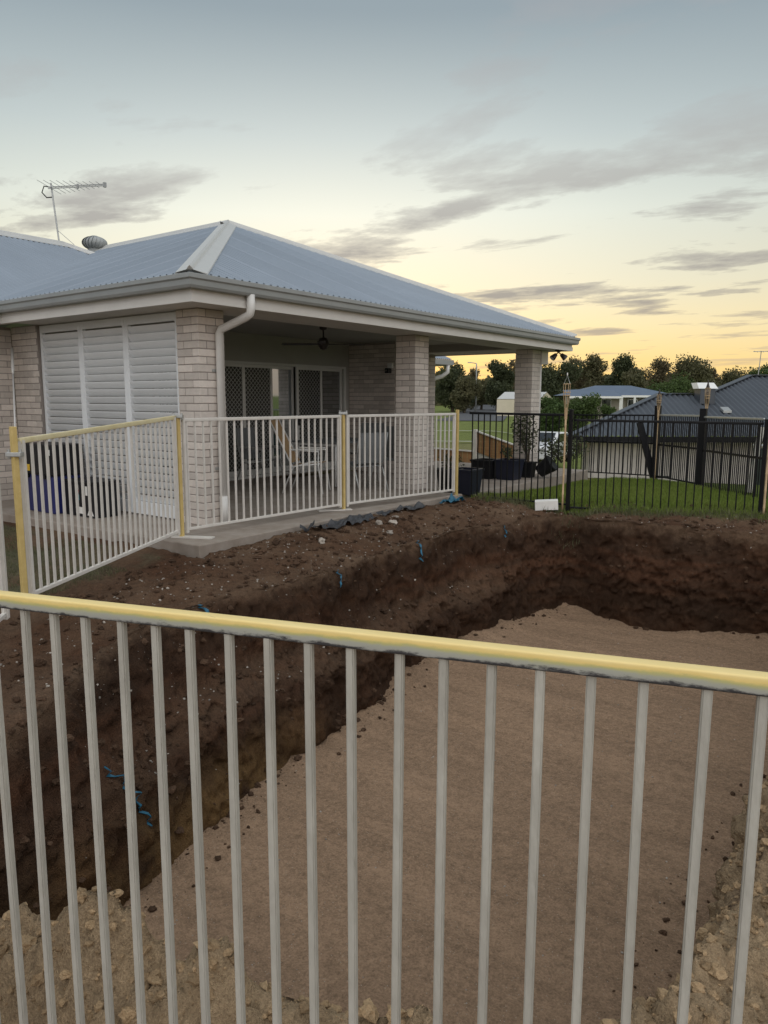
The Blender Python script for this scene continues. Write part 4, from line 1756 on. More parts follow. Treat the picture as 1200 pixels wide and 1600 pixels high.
# ================================================================== things on and round the patio
def sling_chair(x, y, rz, label, fab, frame, seat_h=.42, back_h=.92, recl=14, w=.52):
    root = thing('patio_chair', (x, y, 0), label, 'chair', 'patio chairs')
    T = Matrix.Translation((x, y, 0)) @ Matrix.Rotation(rz, 4, 'Z')
    P = lambda a, b, c: T @ Vector((a, b, c))
    bo_ = math.tan(R(recl)) * (back_h - seat_h)
    for sg in (-1, 1):
        hx = sg * w / 2
        m_ = MB()
        m_.tube([P(hx, -.27, 0.0), P(hx * .98, -.20, seat_h), P(hx * .98, -.21, seat_h + .20), P(hx * .98, .20, seat_h + .22)], .013, 8)
        m_.obj('leg', frame, root, smooth=True)
        m_ = MB()
        m_.tube([P(hx, .36, 0.0), P(hx * .97, .18, seat_h - .03), P(hx * .97, -.05, seat_h + .02)], .013, 8)
        m_.obj('leg', frame, root, smooth=True)
        m_ = MB()
        m_.tube([P(hx * .95, -.23, seat_h + .02), P(hx * .95, .20, seat_h - .03), P(hx * .95, .22 + bo_, back_h)], .013, 8)
        m_.obj('side_rail', frame, root, smooth=True)
        m_ = MB()
        m_.obox(P(hx * .98, 0, seat_h + .23), T.to_3x3() @ Vector((.022, 0, 0)), T.to_3x3() @ Vector((0, .22, 0)), (0, 0, .01))
        m_.obj('armrest', frame, root)
    m_ = MB()
    ww = w * .46
    m_.add([P(-ww, -.23, seat_h + .02), P(ww, -.23, seat_h + .02), P(-ww, 0, seat_h - .02), P(ww, 0, seat_h - .02), P(-ww, .20, seat_h - .025), P(ww, .20, seat_h - .025)] +
           [P(-ww, -.23, seat_h + .03), P(ww, -.23, seat_h + .03), P(-ww, 0, seat_h - .008), P(ww, 0, seat_h - .008), P(-ww, .20, seat_h - .012), P(ww, .20, seat_h - .012)],
           [(0, 1, 3, 2), (2, 3, 5, 4), (6, 8, 9, 7), (8, 10, 11, 9), (0, 6, 7, 1), (4, 5, 11, 10), (0, 2, 8, 6), (2, 4, 10, 8), (1, 7, 9, 3), (3, 9, 11, 5)])
    m_.obj('seat', fab, root)
    m_ = MB()
    z0 = seat_h + .03
    m_.add([P(-ww, .205, z0), P(ww, .205, z0), P(-ww, .235 + bo_ * .5, (z0 + back_h) / 2), P(ww, .235 + bo_ * .5, (z0 + back_h) / 2), P(-ww, .22 + bo_, back_h), P(ww, .22 + bo_, back_h)] +
           [P(-ww, .222, z0), P(ww, .222, z0), P(-ww, .252 + bo_ * .5, (z0 + back_h) / 2), P(ww, .252 + bo_ * .5, (z0 + back_h) / 2), P(-ww, .237 + bo_, back_h), P(ww, .237 + bo_, back_h)],
           [(0, 1, 3, 2), (2, 3, 5, 4), (6, 8, 9, 7), (8, 10, 11, 9), (0, 6, 7, 1), (4, 5, 11, 10), (0, 2, 8, 6), (2, 4, 10, 8), (1, 7, 9, 3), (3, 9, 11, 5)])
    m_.obj('backrest', fab, root)


sling_chair(-7.80, 8.50, R(118), 'tan canvas reclining chair behind the patio fence', M['tan'], M['white'], .44, 1.10, 26, .50)
sling_chair(-8.9, 8.55, R(100), 'pale sling chair nearest the corner pillar by the glass doors', M['greyfab'], M['galv'], .42, .95, 12)
sling_chair(-7.25, 9.12, R(250), 'grey sling chair in front of the patio table, left of the middle pillar', M['greyfab'], M['galv'])
sling_chair(-7.55, 10.35, R(185), 'grey sling chair just left of the middle brick pillar', M['greyfab'], M['galv'], .42, .98)
sling_chair(-8.6, 10.9, R(10), 'dark grey sling chair near the patio end wall', M['greyfab'], M['galv'], .42, .98)
tb = thing('patio_table', (-8.25, 9.85, 0), 'grey patio table with white legs among the chairs', 'table')
mb = MB()
mb.box((-8.85, 9.2, .70), (-7.85, 10.5, .73))
mb.obj('table_top', M['greyfab'], tb, bevel=.006)
for sx_, sy_ in ((-8.78, 9.27), (-7.92, 9.27), (-8.78, 10.43), (-7.92, 10.43)):
    mb = MB()
    mb.tube([(sx_, sy_, 0), (sx_ * .98 + -8.35 * .02, sy_ * .98 + 9.85 * .02, .70)], .02, 8)
    mb.obj('leg', M['white'], tb, smooth=True)
mb = MB()
mb.box((-8.82, 9.23, .66), (-7.88, 9.25, .70))
mb.box((-8.82, 10.45, .66), (-7.88, 10.47, .70))
mb.obj('apron', M['white'], tb)

# boxes by the shutters
bx = thing('storage_case', (-9.0, 5.0, 0), 'tall black and blue plastic case with yellow label against the louvred wall', 'case')
mb = MB()
mb.box((-9.44, 4.86, .0), (-8.72, 5.26, .47))
mb.obj('case_base', M['blue'], bx, bevel=.02)
mb = MB()
mb.box((-9.47, 4.84, .472), (-8.69, 5.28, .86))
lid = mb.obj('lid', M['blackp'], bx, bevel=.02)
mb = MB()
mb.box((-9.30, 4.834, .52), (-9.20, 4.8395, .60))
mb.obj('label', M['labely'], lid)
mb = MB()
mb.box((-8.76, 4.834, .73), (-8.71, 4.8395, .80))
mb.obj('sticker', M['labelw'], lid)
for xx in (-9.28, -8.88):
    mb = MB()
    mb.box((xx - .03, 4.832, .43), (xx + .03, 4.858, .50))
    mb.obj('latch', M['blackp'], bx, bevel=.004)
bx = thing('black_box', (-8.25, 5.1, 0), 'low black box with white and teal stickers against the louvred wall', 'box')
mb = MB()
mb.box((-8.66, 4.97, .0), (-8.02, 5.33, .40))
bb_ = mb.obj('body', M['blackp'], bx, bevel=.015)
mb = MB()
mb.box((-8.67, 4.96, .402), (-8.01, 5.34, .44))
mb.obj('lid', M['blackp'], bx, bevel=.01)
for (x0, x1, z0, z1, m_) in ((-8.40, -8.34, .33, .39, 'labelw'), (-8.40, -8.34, .30, .33, 'redlabel'), (-8.40, -8.335, .20, .27, 'teal'), (-8.41, -8.26, .04, .12, 'labelw'), (-8.19, -8.15, .27, .38, 'labelw')):
    mb = MB()
    mb.box((x0, 4.9645, z0), (x1, 4.9695, z1))
    mb.obj('sticker', M[m_], bb_)
mb = MB()
mb.prism([(-8.17, 4.9645, .03), (-8.04, 4.9645, .03), (-8.105, 4.9645, .14)], (0, .005, 0))
mb.obj('sticker', M['labelw'], bb_)
pl = thing('pool_pole', (-8.75, 4.42, -.1), 'long thin white pole with pink tip leaning on the brick wall', 'pole')
mb = MB()
p0, p1 = Vector((-8.78, 4.44, .03)), Vector((-10.33, 5.30, 2.10))
mb.tube([p0, p0.lerp(p1, .84)], .011, 8)
mb.obj('shaft', M['white'], pl, smooth=True)
mb = MB()
mb.tube([p0.lerp(p1, .83), p0.lerp(p1, .86), p1], [.013, .022, .018], 10)
mb.obj('grip', M['pipe'], pl, smooth=True)
mb = MB()
mb.tube([p0 - Vector((-.05, .02, .08)), p0, p0.lerp(p1, .02)], [.026, .022, .013], 10)
mb.obj('tip', M['red'], pl, smooth=True)


# pots -------------------------------------------------------------------
def pot(x, y, z, w, h, m, label, soil=True):
    root = thing('planter_pot', (x, y, z), label, 'planter', 'planters by the patio')
    mb = MB()
    b = w * .40
    t = w * .5
    mb.add([(x - b, y - b, z), (x + b, y - b, z), (x + b, y + b, z), (x - b, y + b, z), (x - t, y - t, z + h), (x + t, y - t, z + h), (x + t, y + t, z + h), (x - t, y + t, z + h)],
           [(0, 3, 2, 1), (0, 1, 5, 4), (1, 2, 6, 5), (2, 3, 7, 6), (3, 0, 4, 7)])
    k = t - .02
    mb.add([(x - t, y - t, z + h), (x + t, y - t, z + h), (x + t, y + t, z + h), (x - t, y + t, z + h), (x - k, y - k, z + h), (x + k, y - k, z + h), (x + k, y + k, z + h), (x - k, y + k, z + h),
            (x - k, y - k, z + h - .05), (x + k, y - k, z + h - .05), (x + k, y + k, z + h - .05), (x - k, y + k, z + h - .05)],
           [(0, 1, 5, 4), (1, 2, 6, 5), (2, 3, 7, 6), (3, 0, 4, 7), (4, 5, 9, 8), (5, 6, 10, 9), (6, 7, 11, 10), (7, 4, 8, 11)])
    mb.obj('pot', m, root)
    mb = MB()
    mb.sweep([(x - t, y + t), (x + t, y + t), (x + t, y - t), (x - t, y - t), (x - t, y + t)][::-1], [(-.004, z + h - .03), (.012, z + h - .03), (.012, z + h), (-.004, z + h)])
    mb.obj('rim', m, root)
    mb = MB()
    mb.add([(x - k, y - k, z + h - .05), (x + k, y - k, z + h - .05), (x + k, y + k, z + h - .05), (x - k, y + k, z + h - .05)], [(0, 1, 2, 3)])
    mb.obj('soil', M['clod'], root)
    return root


def leafy(mb, c, r, n, size, flat=1.0):
    for i in range(n):
        d_ = Vector((random.gauss(0, 1), random.gauss(0, 1), random.gauss(0, 1) * flat)).normalized() * r * random.random() ** .45
        p = Vector(c) + d_
        u = Vector((random.gauss(0, 1), random.gauss(0, 1), random.gauss(0, .6))).normalized()
        v = u.cross(Vector((random.gauss(0, 1), random.gauss(0, 1), random.gauss(0, 1)))).normalized()
        s = size * random.uniform(.6, 1.3)
        mb.add([p - u * s, p + v * s * .45, p + u * s, p - v * s * .45], [(0, 1, 2, 3)])


def plant(parent, x, y, z, h, r, n, m, stems=4):
    mb = MB()
    tops = []
    for k in range(stems):
        a = random.uniform(0, 6.28)
        e = Vector((x + math.cos(a) * r * .7, y + math.sin(a) * r * .7, z + h * random.uniform(.6, 1)))
        tops.append(e)
        mb.tube([(x, y, z), Vector((x, y, z)).lerp(e, .5) + Vector((0, 0, h * .1)), e], [.012, .009, .004], 5)
    mb.obj('stems', M['bark'], parent)
    mb = MB()
    for e in tops:
        leafy(mb, e, r * .6, n // stems, .035)
        leafy(mb, Vector((x, y, z)).lerp(e, .6), r * .45, n // stems // 2, .035)
    mb.obj('foliage', m, parent)


ZPth = -.065
pot(-5.98 - .06, 9.96 + .3, ZPth, .40, .40, M['navy'], 'navy square planter at the end of the pale patio fence')
p_ = pot(-6.95, 12.55, ZPth, .44, .36, M['blackp'], 'black planter box left of the navy planter near the far pillar')
p_ = pot(-6.50, 12.62, ZPth, .42, .38, M['navy'], 'navy square planter just left of the far brick pillar')
plant(p_, -6.5, 12.62, ZPth + .33, .22, .16, 90, M['leafA'])
p_ = pot(-6.38, 13.18, ZPth, .24, .30, M['blackp'], 'small black pot with bushy plant at the foot of the far pillar')
plant(p_, -6.38, 13.18, ZPth + .26, .85, .30, 420, M['leafA'], 6)
p_ = thing('planter_pot', (-6.02, 13.2, ZPth), 'tipped over black pot with leafy plant spilling towards the lawn', 'planter', 'planters by the patio')
mb = MB()
c0, c1 = Vector((-6.16, 13.22, ZPth + .12)), Vector((-5.92, 13.24, ZPth + .30))
mb.tube([c0, c1, c1 + (c1 - c0).normalized() * .01, c1 - (c1 - c0) * .08], [.12, .17, .155, .145], 18)
mb.obj('pot', M['blackp'], p_, smooth=False)
plant(p_, -5.78, 13.35, ZPth + .30, .35, .42, 520, M['leafA'], 7)
p_ = thing('planter_tub', (-6.55, 10.1, -.06), 'black tub beside the middle pillar behind the pale fence', 'planter', 'planters by the patio')
mb = MB()
mb.lathe([(.16, -.06), (.21, .28), (.23, .29), (.23, .32), (.20, .32), (.19, .26)], (-6.35, 10.25, 0), 18)
mb.obj('tub', M['blackp'], p_, smooth=True)
plant(p_, -6.35, 10.25, .24, .3, .2, 120, M['leafA'])
# white block under the fence corner
wb = MB()
wb.box((-.16, -.07, -.05), (.16, .07, .085))
wb = wb.obj('white_block', M['labelw'], bevel=.006)
wb.location = (-4.44, 9.80, -.075)
wb.rotation_euler = (R(3), R(-4), R(25))
tag(wb, 'white concrete block at the foot of the black fence corner', 'block')

# blue plastic strips hanging on the cut ------------------------------------
def strip(x, y, r0, r1, w, label, lean=0):
    u = int(ufrac(x, y) * NU)
    mb = MB()
    vs = []
    steps = list(range(r0, r1 - 1, -1))
    for k, i in enumerate(steps):
        row = i * NU
        P_ = Vector(verts[row + (u + int(lean * k)) % NU])
        dr = info[u][1]
        tg = Vector((-dr.y, dr.x, 0))
        nrm_ = Vector((-dr.x, -dr.y, .45)).normalized()
        c = P_ + nrm_ * (.018 + .012 * math.sin(k * 1.7)) + tg * .02 * math.sin(k * .9)
        ww = w * (.6 + .5 * noise.noise(Vector((k * .6, x, y))) + .3)
        vs += [c - tg * ww / 2, c + tg * ww / 2 + nrm_ * .012 * math.sin(k * 2.3)]
    n = len(steps)
    th = Vector((0, 0, .003)) - Vector((info[u][1].x, info[u][1].y, 0)) * .003
    vs2 = [v + th for v in vs]
    mb.add(vs + vs2, [(2 * i, 2 * i + 1, 2 * i + 3, 2 * i + 2) for i in range(n - 1)] + [(2 * n + 2 * i, 2 * n + 2 * i + 2, 2 * n + 2 * i + 3, 2 * n + 2 * i + 1) for i in range(n - 1)] +
           [(2 * i, 2 * i + 2, 2 * n + 2 * i + 2, 2 * n + 2 * i) for i in range(n - 1)] + [(2 * i + 1, 2 * n + 2 * i + 1, 2 * n + 2 * i + 3, 2 * i + 3) for i in range(n - 1)])
    o = mb.obj('plastic_strip', M['bluetape'])
    tag(o, label, 'plastic strip', 'blue plastic strips on the cut earth')


strip(-4.35, 6.95, 62, 50, .028, 'blue plastic strip on the bank below the middle pillar', .4)
strip(-4.08, 5.35, 61, 52, .022, 'short blue plastic strip on the bank below the glass doors', .2)
strip(-4.25, 8.6, 61, 53, .022, 'faint blue plastic strip near the far left corner of the pit', .3)
strip(-3.60, 2.45, 42, 20, .020, 'long blue plastic strip low on the near left pit wall', -.3)
strip(-3.92, 3.75, 62, 55, .03, 'blue plastic scrap at the pit edge behind the foreground rail', 0)


def crumple(name, m, cx_, cy_, L, W, ang, label, cat, h=.05, seed=0, nx=22, ny=10):
    ca_, sa = math.cos(ang), math.sin(ang)
    vs = []
    for j in range(ny):
        for i in range(nx):
            a, b = (i / (nx - 1) - .5) * L, (j / (ny - 1) - .5) * W
            b *= .55 + .7 * abs(noise.noise(Vector((a * 2.6, seed, 0)))) + .25
            x, y = cx_ + a * ca_ - b * sa, cy_ + a * sa + b * ca_
            z = drop(x, y) + .012 + h * abs(noise.noise(Vector((a * 6, b * 9, seed)))) + .5 * h * abs(noise.noise(Vector((a * 17, b * 21, seed + 3))))
            vs.append((x, y, z))
    mb = MB()
    mb.add(vs, [(j * nx + i, j * nx + i + 1, (j + 1) * nx + i + 1, (j + 1) * nx + i) for j in range(ny - 1) for i in range(nx - 1)])
    o = mb.obj(name, m)
    so = o.modifiers.new('thick', 'SOLIDIFY')
    so.thickness = .003
    tag(o, label, cat)


crumple('plastic_sheet', M['film'], -5.62, 6.75, 1.15, .20, R(95), 'torn black plastic film sticking out along the slab edge', 'plastic sheet', .09, 2)
crumple('plastic_sheet', M['film'], -5.64, 7.95, .95, .13, R(88), 'narrow torn black film at the slab edge below the second fence panel', 'plastic sheet', .07, 6)
crumple('plastic_scrap', M['film'], -5.62, 6.08, .16, .12, R(40), 'small upright dark plastic scrap at the slab corner', 'plastic scrap', .16, 9, 8, 8)
crumple('tarp_scrap', M['bluetape'], -5.60, 9.15, .34, .24, R(80), 'crumpled blue tarp scrap at the far end of the slab', 'tarp', .12, 4, 14, 12)
for i, (x, y, r_) in enumerate(((-5.35, 7.35, .055), (-5.42, 7.15, .05), (-5.25, 5.9, .045), (-5.5, 7.6, .04), (-5.15, 7.0, .04))):
    mb = MB()
    lump(mb, (x, y, drop(x, y) + r_ * .3), r_, i * 3.1, .6)
    o = mb.obj('stone', M['pebble'])
    tag(o, ('largest pale stone on the bank below the slab', 'second pale stone beside the largest one on the bank', 'pale stone on the bank nearest the slab corner',
            'pale stone touching the black film at the slab edge', 'pale stone lying lowest on the bank near the pit edge')[i], 'stone', 'stones on the bank')

# ================================================================== neighbour's house
nb = thing('neighbour_house', AT(12, 27, -2.3), 'neighbouring house with dark ribbed steel roof behind the boundary fence', 'house')
NF, NE = 24.0, .27
corrugate(nb, M['nroof'], AT(5.9, NF, NE), RX, FX, 19, lambda s: 0, lambda s: interp(s + 5.9, (5.9, 10.0, 11.7, 14.1, 25), (.0, 3.4, 3.4, 5.2, 5.2)), pitch=.20, amp=.030, slope=.4, sub=6)
mb = MB()
z_ = NE + .4 * 3.4
z2 = NE + .4 * 5.2
mb.add([AT(5.9, NF, NE), AT(10, NF + 3.4, z_), AT(8.2, NF + 6.8, NE)], [(0, 1, 2)])
mb.add([AT(10, NF + 3.4, z_), AT(11.7, NF + 3.4, z_), AT(11.7, NF + 6.8, NE), AT(8.2, NF + 6.8, NE)], [(0, 1, 2, 3)])
mb.add([AT(11.7, NF + 3.4, z_), AT(14.1, NF + 5.2, z2), AT(14.1, NF + 10, NE), AT(11.7, NF + 6.8, NE)], [(0, 1, 2, 3)])
mb.add([AT(14.1, NF + 5.2, z2), AT(24.9, NF + 5.2, z2), AT(24.9, NF + 10, NE), AT(14.1, NF + 10, NE)], [(0, 1, 2, 3)])
mb.obj('roof', M['nroof'], nb)
mb = MB()
mb.bar(AT(5.92, NF, NE + .02), AT(10, NF + 3.4, z_ + .03), .25, .03)
mb.bar(AT(10, NF + 3.4, z_ + .03), AT(11.7, NF + 3.4, z_ + .03), .25, .03)
mb.bar(AT(11.7, NF + 3.4, z_ + .03), AT(14.1, NF + 5.2, z2 + .03), .25, .03)
mb.bar(AT(14.1, NF + 5.2, z2 + .03), AT(24.9, NF + 5.2, z2 + .03), .3, .03)
mb.obj('roof_cap', M['nroof'], nb)
mb = MB()
mb.bar(AT(5.85, NF - .05, NE - .10), AT(25, NF - .05, NE - .10), .14, .18)
mb.bar(AT(5.95, NF + .03, NE - .10), AT(8.2, NF + 6.8, NE - .10), .14, .18)
mb.obj('gutter', M['black'], nb)
mb = MB()
mb.bar(AT(6.75, NF + 1.0, -1.05), AT(25, NF + 1.0, -1.05), .8, 2.46)
mb.obj('wall', M['nwall'], nb)
mb = MB()
mb.bar(AT(6.1, NF + .3, NE - .20), AT(25, NF + .3, NE - .20), .62, .02)
mb.obj('soffit', M['fascia'], nb)
mb = MB()
vc = AT(11.35, NF + 2.75, NE + .4 * 2.75)
mb.obox(vc + Vector((0, 0, .18)), RX * .26, FX * .26, (0, 0, .26))
vo = mb.obj('roof_vent', M['nroof'], nb)
mb = MB()
mb.prism([vc + RX * -.34 + FX * -.30 + Vector((0, 0, .45)), vc + RX * .34 + FX * -.30 + Vector((0, 0, .45)), vc + RX * .30 + Vector((0, 0, .66)), vc + RX * -.30 + Vector((0, 0, .66))], FX * .5)
mb.obj('vent_hood', M['white'], vo)
mb = MB()
mb.obox(AT(11.75, NF + 1.9, NE + .4 * 1.9 + .06), RX * .14, (FX + Vector((0, 0, .4))).normalized() * .16, (0, 0, .04))
mb.obj('roof_flashing', M['galv'], nb)
na = thing('television_antenna', AT(14.35, NF + 5.2, z2), 'neighbour thin television antenna above the dark roof at right', 'antenna')
mb = MB()
mb.tube([AT(14.45, NF + 5.3, z2), AT(14.5, NF + 5.3, z2 + .95)], .016, 6)
mb.obj('mast', M['galv'], na)
mb = MB()
mb.bar(AT(14.2, NF + 5.3, z2 + .92), AT(16.0, NF + 5.0, z2 + .94), .025, .025)
bo2 = mb.obj('boom', M['galv'], na)
for k in range(8):
    c_ = AT(14.3 + .22 * k, NF + 5.3 - .03 * k, z2 + .92)
    m_ = MB()
    v = (FX * .5 + RX * .35).normalized() * (.45 - .03 * k)
    m_.tube([c_ - v, c_ + v], .006, 5)
    m_.obj('element', M['galv'], bo2)

# grey plank and bin by the boundary fence at right
gp_ = MB()
gp_.bar(AT(6.55, 13.3, -.22), AT(6.72, 13.35, .95), .10, .03, up=(FX.x, FX.y, 0))
gp_ = gp_.obj('grey_plank', M['fence'])
tag(gp_, 'weathered grey plank leaning on the boundary fence at right', 'plank')
bn = thing('wheelie_bin', AT(8.1, 15.6, -.4), 'dark teal bin beyond the fence at the right edge', 'bin')
mb = MB()
c = AT(8.15, 15.6, 0)
mb.add([c + RX * a * .24 + FX * b * .28 + Vector((0, 0, -.5)) for a, b in ((-1, -1), (1, -1), (1, 1), (-1, 1))] + [c + RX * a * .29 + FX * b * .34 + Vector((0, 0, .42)) for a, b in ((-1, -1), (1, -1), (1, 1), (-1, 1))],
       [(0, 3, 2, 1), (4, 5, 6, 7), (0, 1, 5, 4), (1, 2, 6, 5), (2, 3, 7, 6), (3, 0, 4, 7)])
mb.obj('body', mat('bin_teal', (.03, .06, .07), .5), bn, bevel=.02)
mb = MB()
mb.obox(c + Vector((0, 0, .46)), RX * .31, FX * .37, (0, 0, .035))
mb.obj('lid', M['galv'], bn, bevel=.02)

# ================================================================== beyond: timber edging, car, shed, far house, road, light
def paling(rs, f, zt0, zt1, hgt, label, n, f2=None):
    f2 = f if f2 is None else f2
    root = thing('timber_fence', AT(rs[0], f, G(*AT(rs[0], f).xy)), label, 'fence', 'low timber fences')
    for i in range(n):
        t0, t1 = i / n, (i + .93) / n
        ra, rb = rs[0] + (rs[1] - rs[0]) * t0, rs[0] + (rs[1] - rs[0]) * t1
        fa, fb = f + (f2 - f) * t0, f + (f2 - f) * t1
        za, zb = zt0 + (zt1 - zt0) * t0, zt0 + (zt1 - zt0) * t1
        m_ = MB()
        m_.prism([AT(ra, fa, za - hgt), AT(rb, fb, zb - hgt), AT(rb, fb, zb), AT(ra, fa, za)], FX * .022)
        m_.obj('paling', M['timber'], root)
    m_ = MB()
    m_.bar(AT(rs[0] - .03, f, zt0 + .02), AT(rs[1] + .03, f2, zt1 + .02), .07, .035)
    m_.obj('capping', M['fencew'], root)
    m_ = MB()
    m_.prism([AT(rs[0], f + .03, zt0 - hgt - .4), AT(rs[1], f2 + .03, zt1 - hgt - .4), AT(rs[1], f2 + .03, zt1 - hgt), AT(rs[0], f + .03, zt0 - hgt)], FX * .05)
    m_.obj('base_wall', M['kerb'], root)
    m_ = MB()
    m_.bar(AT(rs[0] - .05, f, zt0 - hgt - .4), AT(rs[0] - .05, f, zt0 + .06), .09, .09)
    m_.obj('post', M['fencew'], root)


paling((2.58, 3.85), 20.8, .54, .06, .56, 'sloping brown timber fence with pale capping left of the far pillar', 12, 20.0)
paling((1.15, 2.32), 19.6, .15, .06, .46, 'lower brown timber fence behind the end of the pale fence', 9)

car = thing('parked_car', AT(7.9, 36, -1.55), 'white car parked behind the potted plants near the far pillar', 'car')
CB = AT(7.7, 36, -1.62)
cfw = (FX * -.86 + RX * -.5).normalized()
crt = Vector((cfw.y, -cfw.x, 0))
prof = [(-2.2, .35), (-2.25, .75), (-2.1, 1.0), (-1.5, 1.08), (-.9, 1.5), (.5, 1.52), (1.1, 1.08), (2.05, .95), (2.2, .7), (2.2, .35)]
mb = MB()
mb.prism([CB + cfw * a + crt * -.88 + Vector((0, 0, b)) for a, b in prof], crt * 1.76)
cb_ = mb.obj('body', M['carpaint'], car, bevel=.06)
mb = MB()
for sg in (-1, 1):
    mb.prism([CB + cfw * a + crt * (.885 * sg) + Vector((0, 0, b)) for a, b in ((-1.3, 1.08), (-.85, 1.44), (.42, 1.46), (.95, 1.08))], crt * .008 * sg)
    wnd = mb.obj('window', M['pane'], car)
    mb = MB()
mb.prism([CB + cfw * a + crt * -.74 + Vector((0, 0, b)) for a, b in ((.56, 1.49), (1.08, 1.11), (1.10, 1.13), (.58, 1.51))], crt * 1.48)
mb.obj('windscreen', M['pane'], car)
for a in (-1.4, 1.35):
    for sg in (-1, 1):
        c = CB + cfw * a + crt * (.80 * sg) + Vector((0, 0, .33))
        m_ = MB()
        m_.tube([c - crt * .1, c + crt * .1], .33, 18)
        wo2 = m_.obj('wheel', M['rubber'], car)
        m_ = MB()
        m_.tube([c + crt * (.101 * sg), c + crt * (.108 * sg)], .2, 14)
        m_.obj('rim', M['galv'], wo2)
for sg in (-1, 1):
    m_ = MB()
    m_.obox(CB + cfw * 2.16 + crt * (.62 * sg) + Vector((0, 0, .78)), cfw * .06, crt * .18, (0, 0, .08))
    m_.obj('headlight', M['galv'], car)

SF = 100.
sh_ = thing('cream_shed', AT(18, SF, -.8), 'cream gabled steel shed beyond the field behind the far pillar', 'shed')
s_ = lambda px: (px - 600) / 1165. * SF
zpx = lambda py, f=SF: EYE + (624.3 - py) / 1165. * f
r0, r1 = s_(774), s_(838)
rg = s_(869)
ze_, zpk = zpx(624), zpx(613)
mb = MB()
A0, A1, A2 = AT(r0, SF, -1.2), AT(r1, SF - 1, -1.2), AT(rg, SF + 3, -1.2)
A3 = AT(r0 + (rg - r1), SF + 4, -1.2)
hh = Vector((0, 0, ze_ + 1.2))
mb.add([A0, A1, A2, A3, A0 + hh, A1 + hh, A2 + hh, A3 + hh], [(0, 1, 5, 4), (1, 2, 6, 5), (2, 3, 7, 6), (3, 0, 4, 7)])
pk1 = (A1 + A2) / 2
pk1.z = zpk
pk0 = (A0 + A3) / 2
pk0.z = zpk
mb.add([A1 + hh, A2 + hh, pk1], [(0, 1, 2)])
mb.add([A0 + hh, A3 + hh, pk0], [(0, 1, 2)])
mb.obj('wall', M['cream'], sh_)
mb = MB()
ov = Vector((0, 0, .06))
mb.add([A0 + hh + ov, A1 + hh + ov, pk1 + ov, pk0 + ov, A2 + hh + ov, A3 + hh + ov], [(0, 1, 2, 3), (3, 2, 4, 5)])
mb.obj('roof', M['cap'], sh_)

HF = 88.
fh = thing('far_house', AT(26, HF, -1.2), 'distant low house with blue grey tiled roof and white veranda posts', 'house')
h_ = lambda px, f=HF: (px - 600) / 1165. * f
mb = MB()
e0, e1 = h_(884), h_(1056)
ez, rz_ = zpx(617.5, HF), zpx(602.5, HF + 4)
DPT = 8
mb.add([AT(e0, HF, ez), AT(e1, HF, ez), AT(e1, HF + DPT, ez), AT(e0, HF + DPT, ez), AT(e0 + 4.2, HF + DPT / 2, rz_), AT(e1 - 4.5, HF + DPT / 2, rz_)], [(0, 1, 5, 4), (1, 2, 5), (2, 3, 4, 5), (3, 0, 4)])
mb.obj('roof', M['froof'], fh)
mb = MB()
g0, g1 = h_(886, HF - 2), h_(968, HF - 2)
gz = zpx(619, HF - 2)
gp0 = zpx(608, HF)
mb.add([AT(g0, HF - 2, gz), AT(g1, HF - 2, gz), AT(g1, HF + 1.6, gz + .75), AT(g0, HF + 1.6, gz + .75), AT(g1 - 1.9, HF + 1.6, gp0), AT(g0 + 2, HF + 1.6, gp0)], [(0, 1, 4, 5), (1, 2, 4), (0, 5, 3)])
mb.obj('roof', M['froof'], fh)
mb = MB()
mb.bar(AT(g0, HF - 2.03, gz - .1), AT(g1, HF - 2.03, gz - .1), .1, .24)
mb.bar(AT(g1, HF - .03, ez - .1), AT(e1, HF - .03, ez - .1), .1, .24)
mb.bar(AT(g1, HF - 2.0, gz - .1), AT(g1, HF, gz - .1), .1, .24)
mb.obj('fascia', M['white'], fh)
mb = MB()
mb.bar(AT(g0 + .4, HF + 1.2, -.2), AT(e1 - .5, HF + 1.8, -.2), .3, 4.0)
mb.obj('wall', M['fwall'], fh)
for px in (966, 987, 1008):
    mb = MB()
    ff_ = HF - 1.9 if px == 966 else HF
    mb.bar(AT(h_(px, ff_), ff_, -1.5), AT(h_(px, ff_), ff_, ez - .15), .22 if px > 966 else .34, .22)
    mb.obj('veranda_post', M['white'], fh)
for px in (905, 935, 976, 998):
    mb = MB()
    ff_ = HF + 1.0
    mb.bar(AT(h_(px, ff_), ff_, .85), AT(h_(px, ff_) + 1.2, ff_ + .03, .85), .06, 1.3)
    wi = mb.obj('window', M['white'], fh)
    mb = MB()
    mb.bar(AT(h_(px, ff_) + .07, ff_ - .04, .85), AT(h_(px, ff_) + 1.13, ff_ - .01, .85), .04, 1.15)
    mb.obj('pane', M['pane'], wi)

# street light
LF = 112.
lr = (741.5 - 600) / 1165 * LF
st_ = thing('street_light', AT(lr, LF, -.7), 'tall grey street light pole between the patio pillars', 'street light')
mb = MB()
zt = zpx(569, LF)
mb.tube([AT(lr, LF, -.9), AT(lr, LF, zt - .3), AT(lr - .05, LF, zt)], [.13, .10, .08], 10)
mb.tube([AT(lr - .02, LF, zt - .05), AT(lr - .85, LF, zt + .08)], .06, 8)
mb.obj('pole', M['galv'], st_, smooth=True)
mb = MB()
mb.obox(AT(lr - 1.05, LF, zt + .08), RX * .28, FX * .13, (0, 0, .07))
mb.obj('lamp_head', M['galv'], st_, bevel=.02)


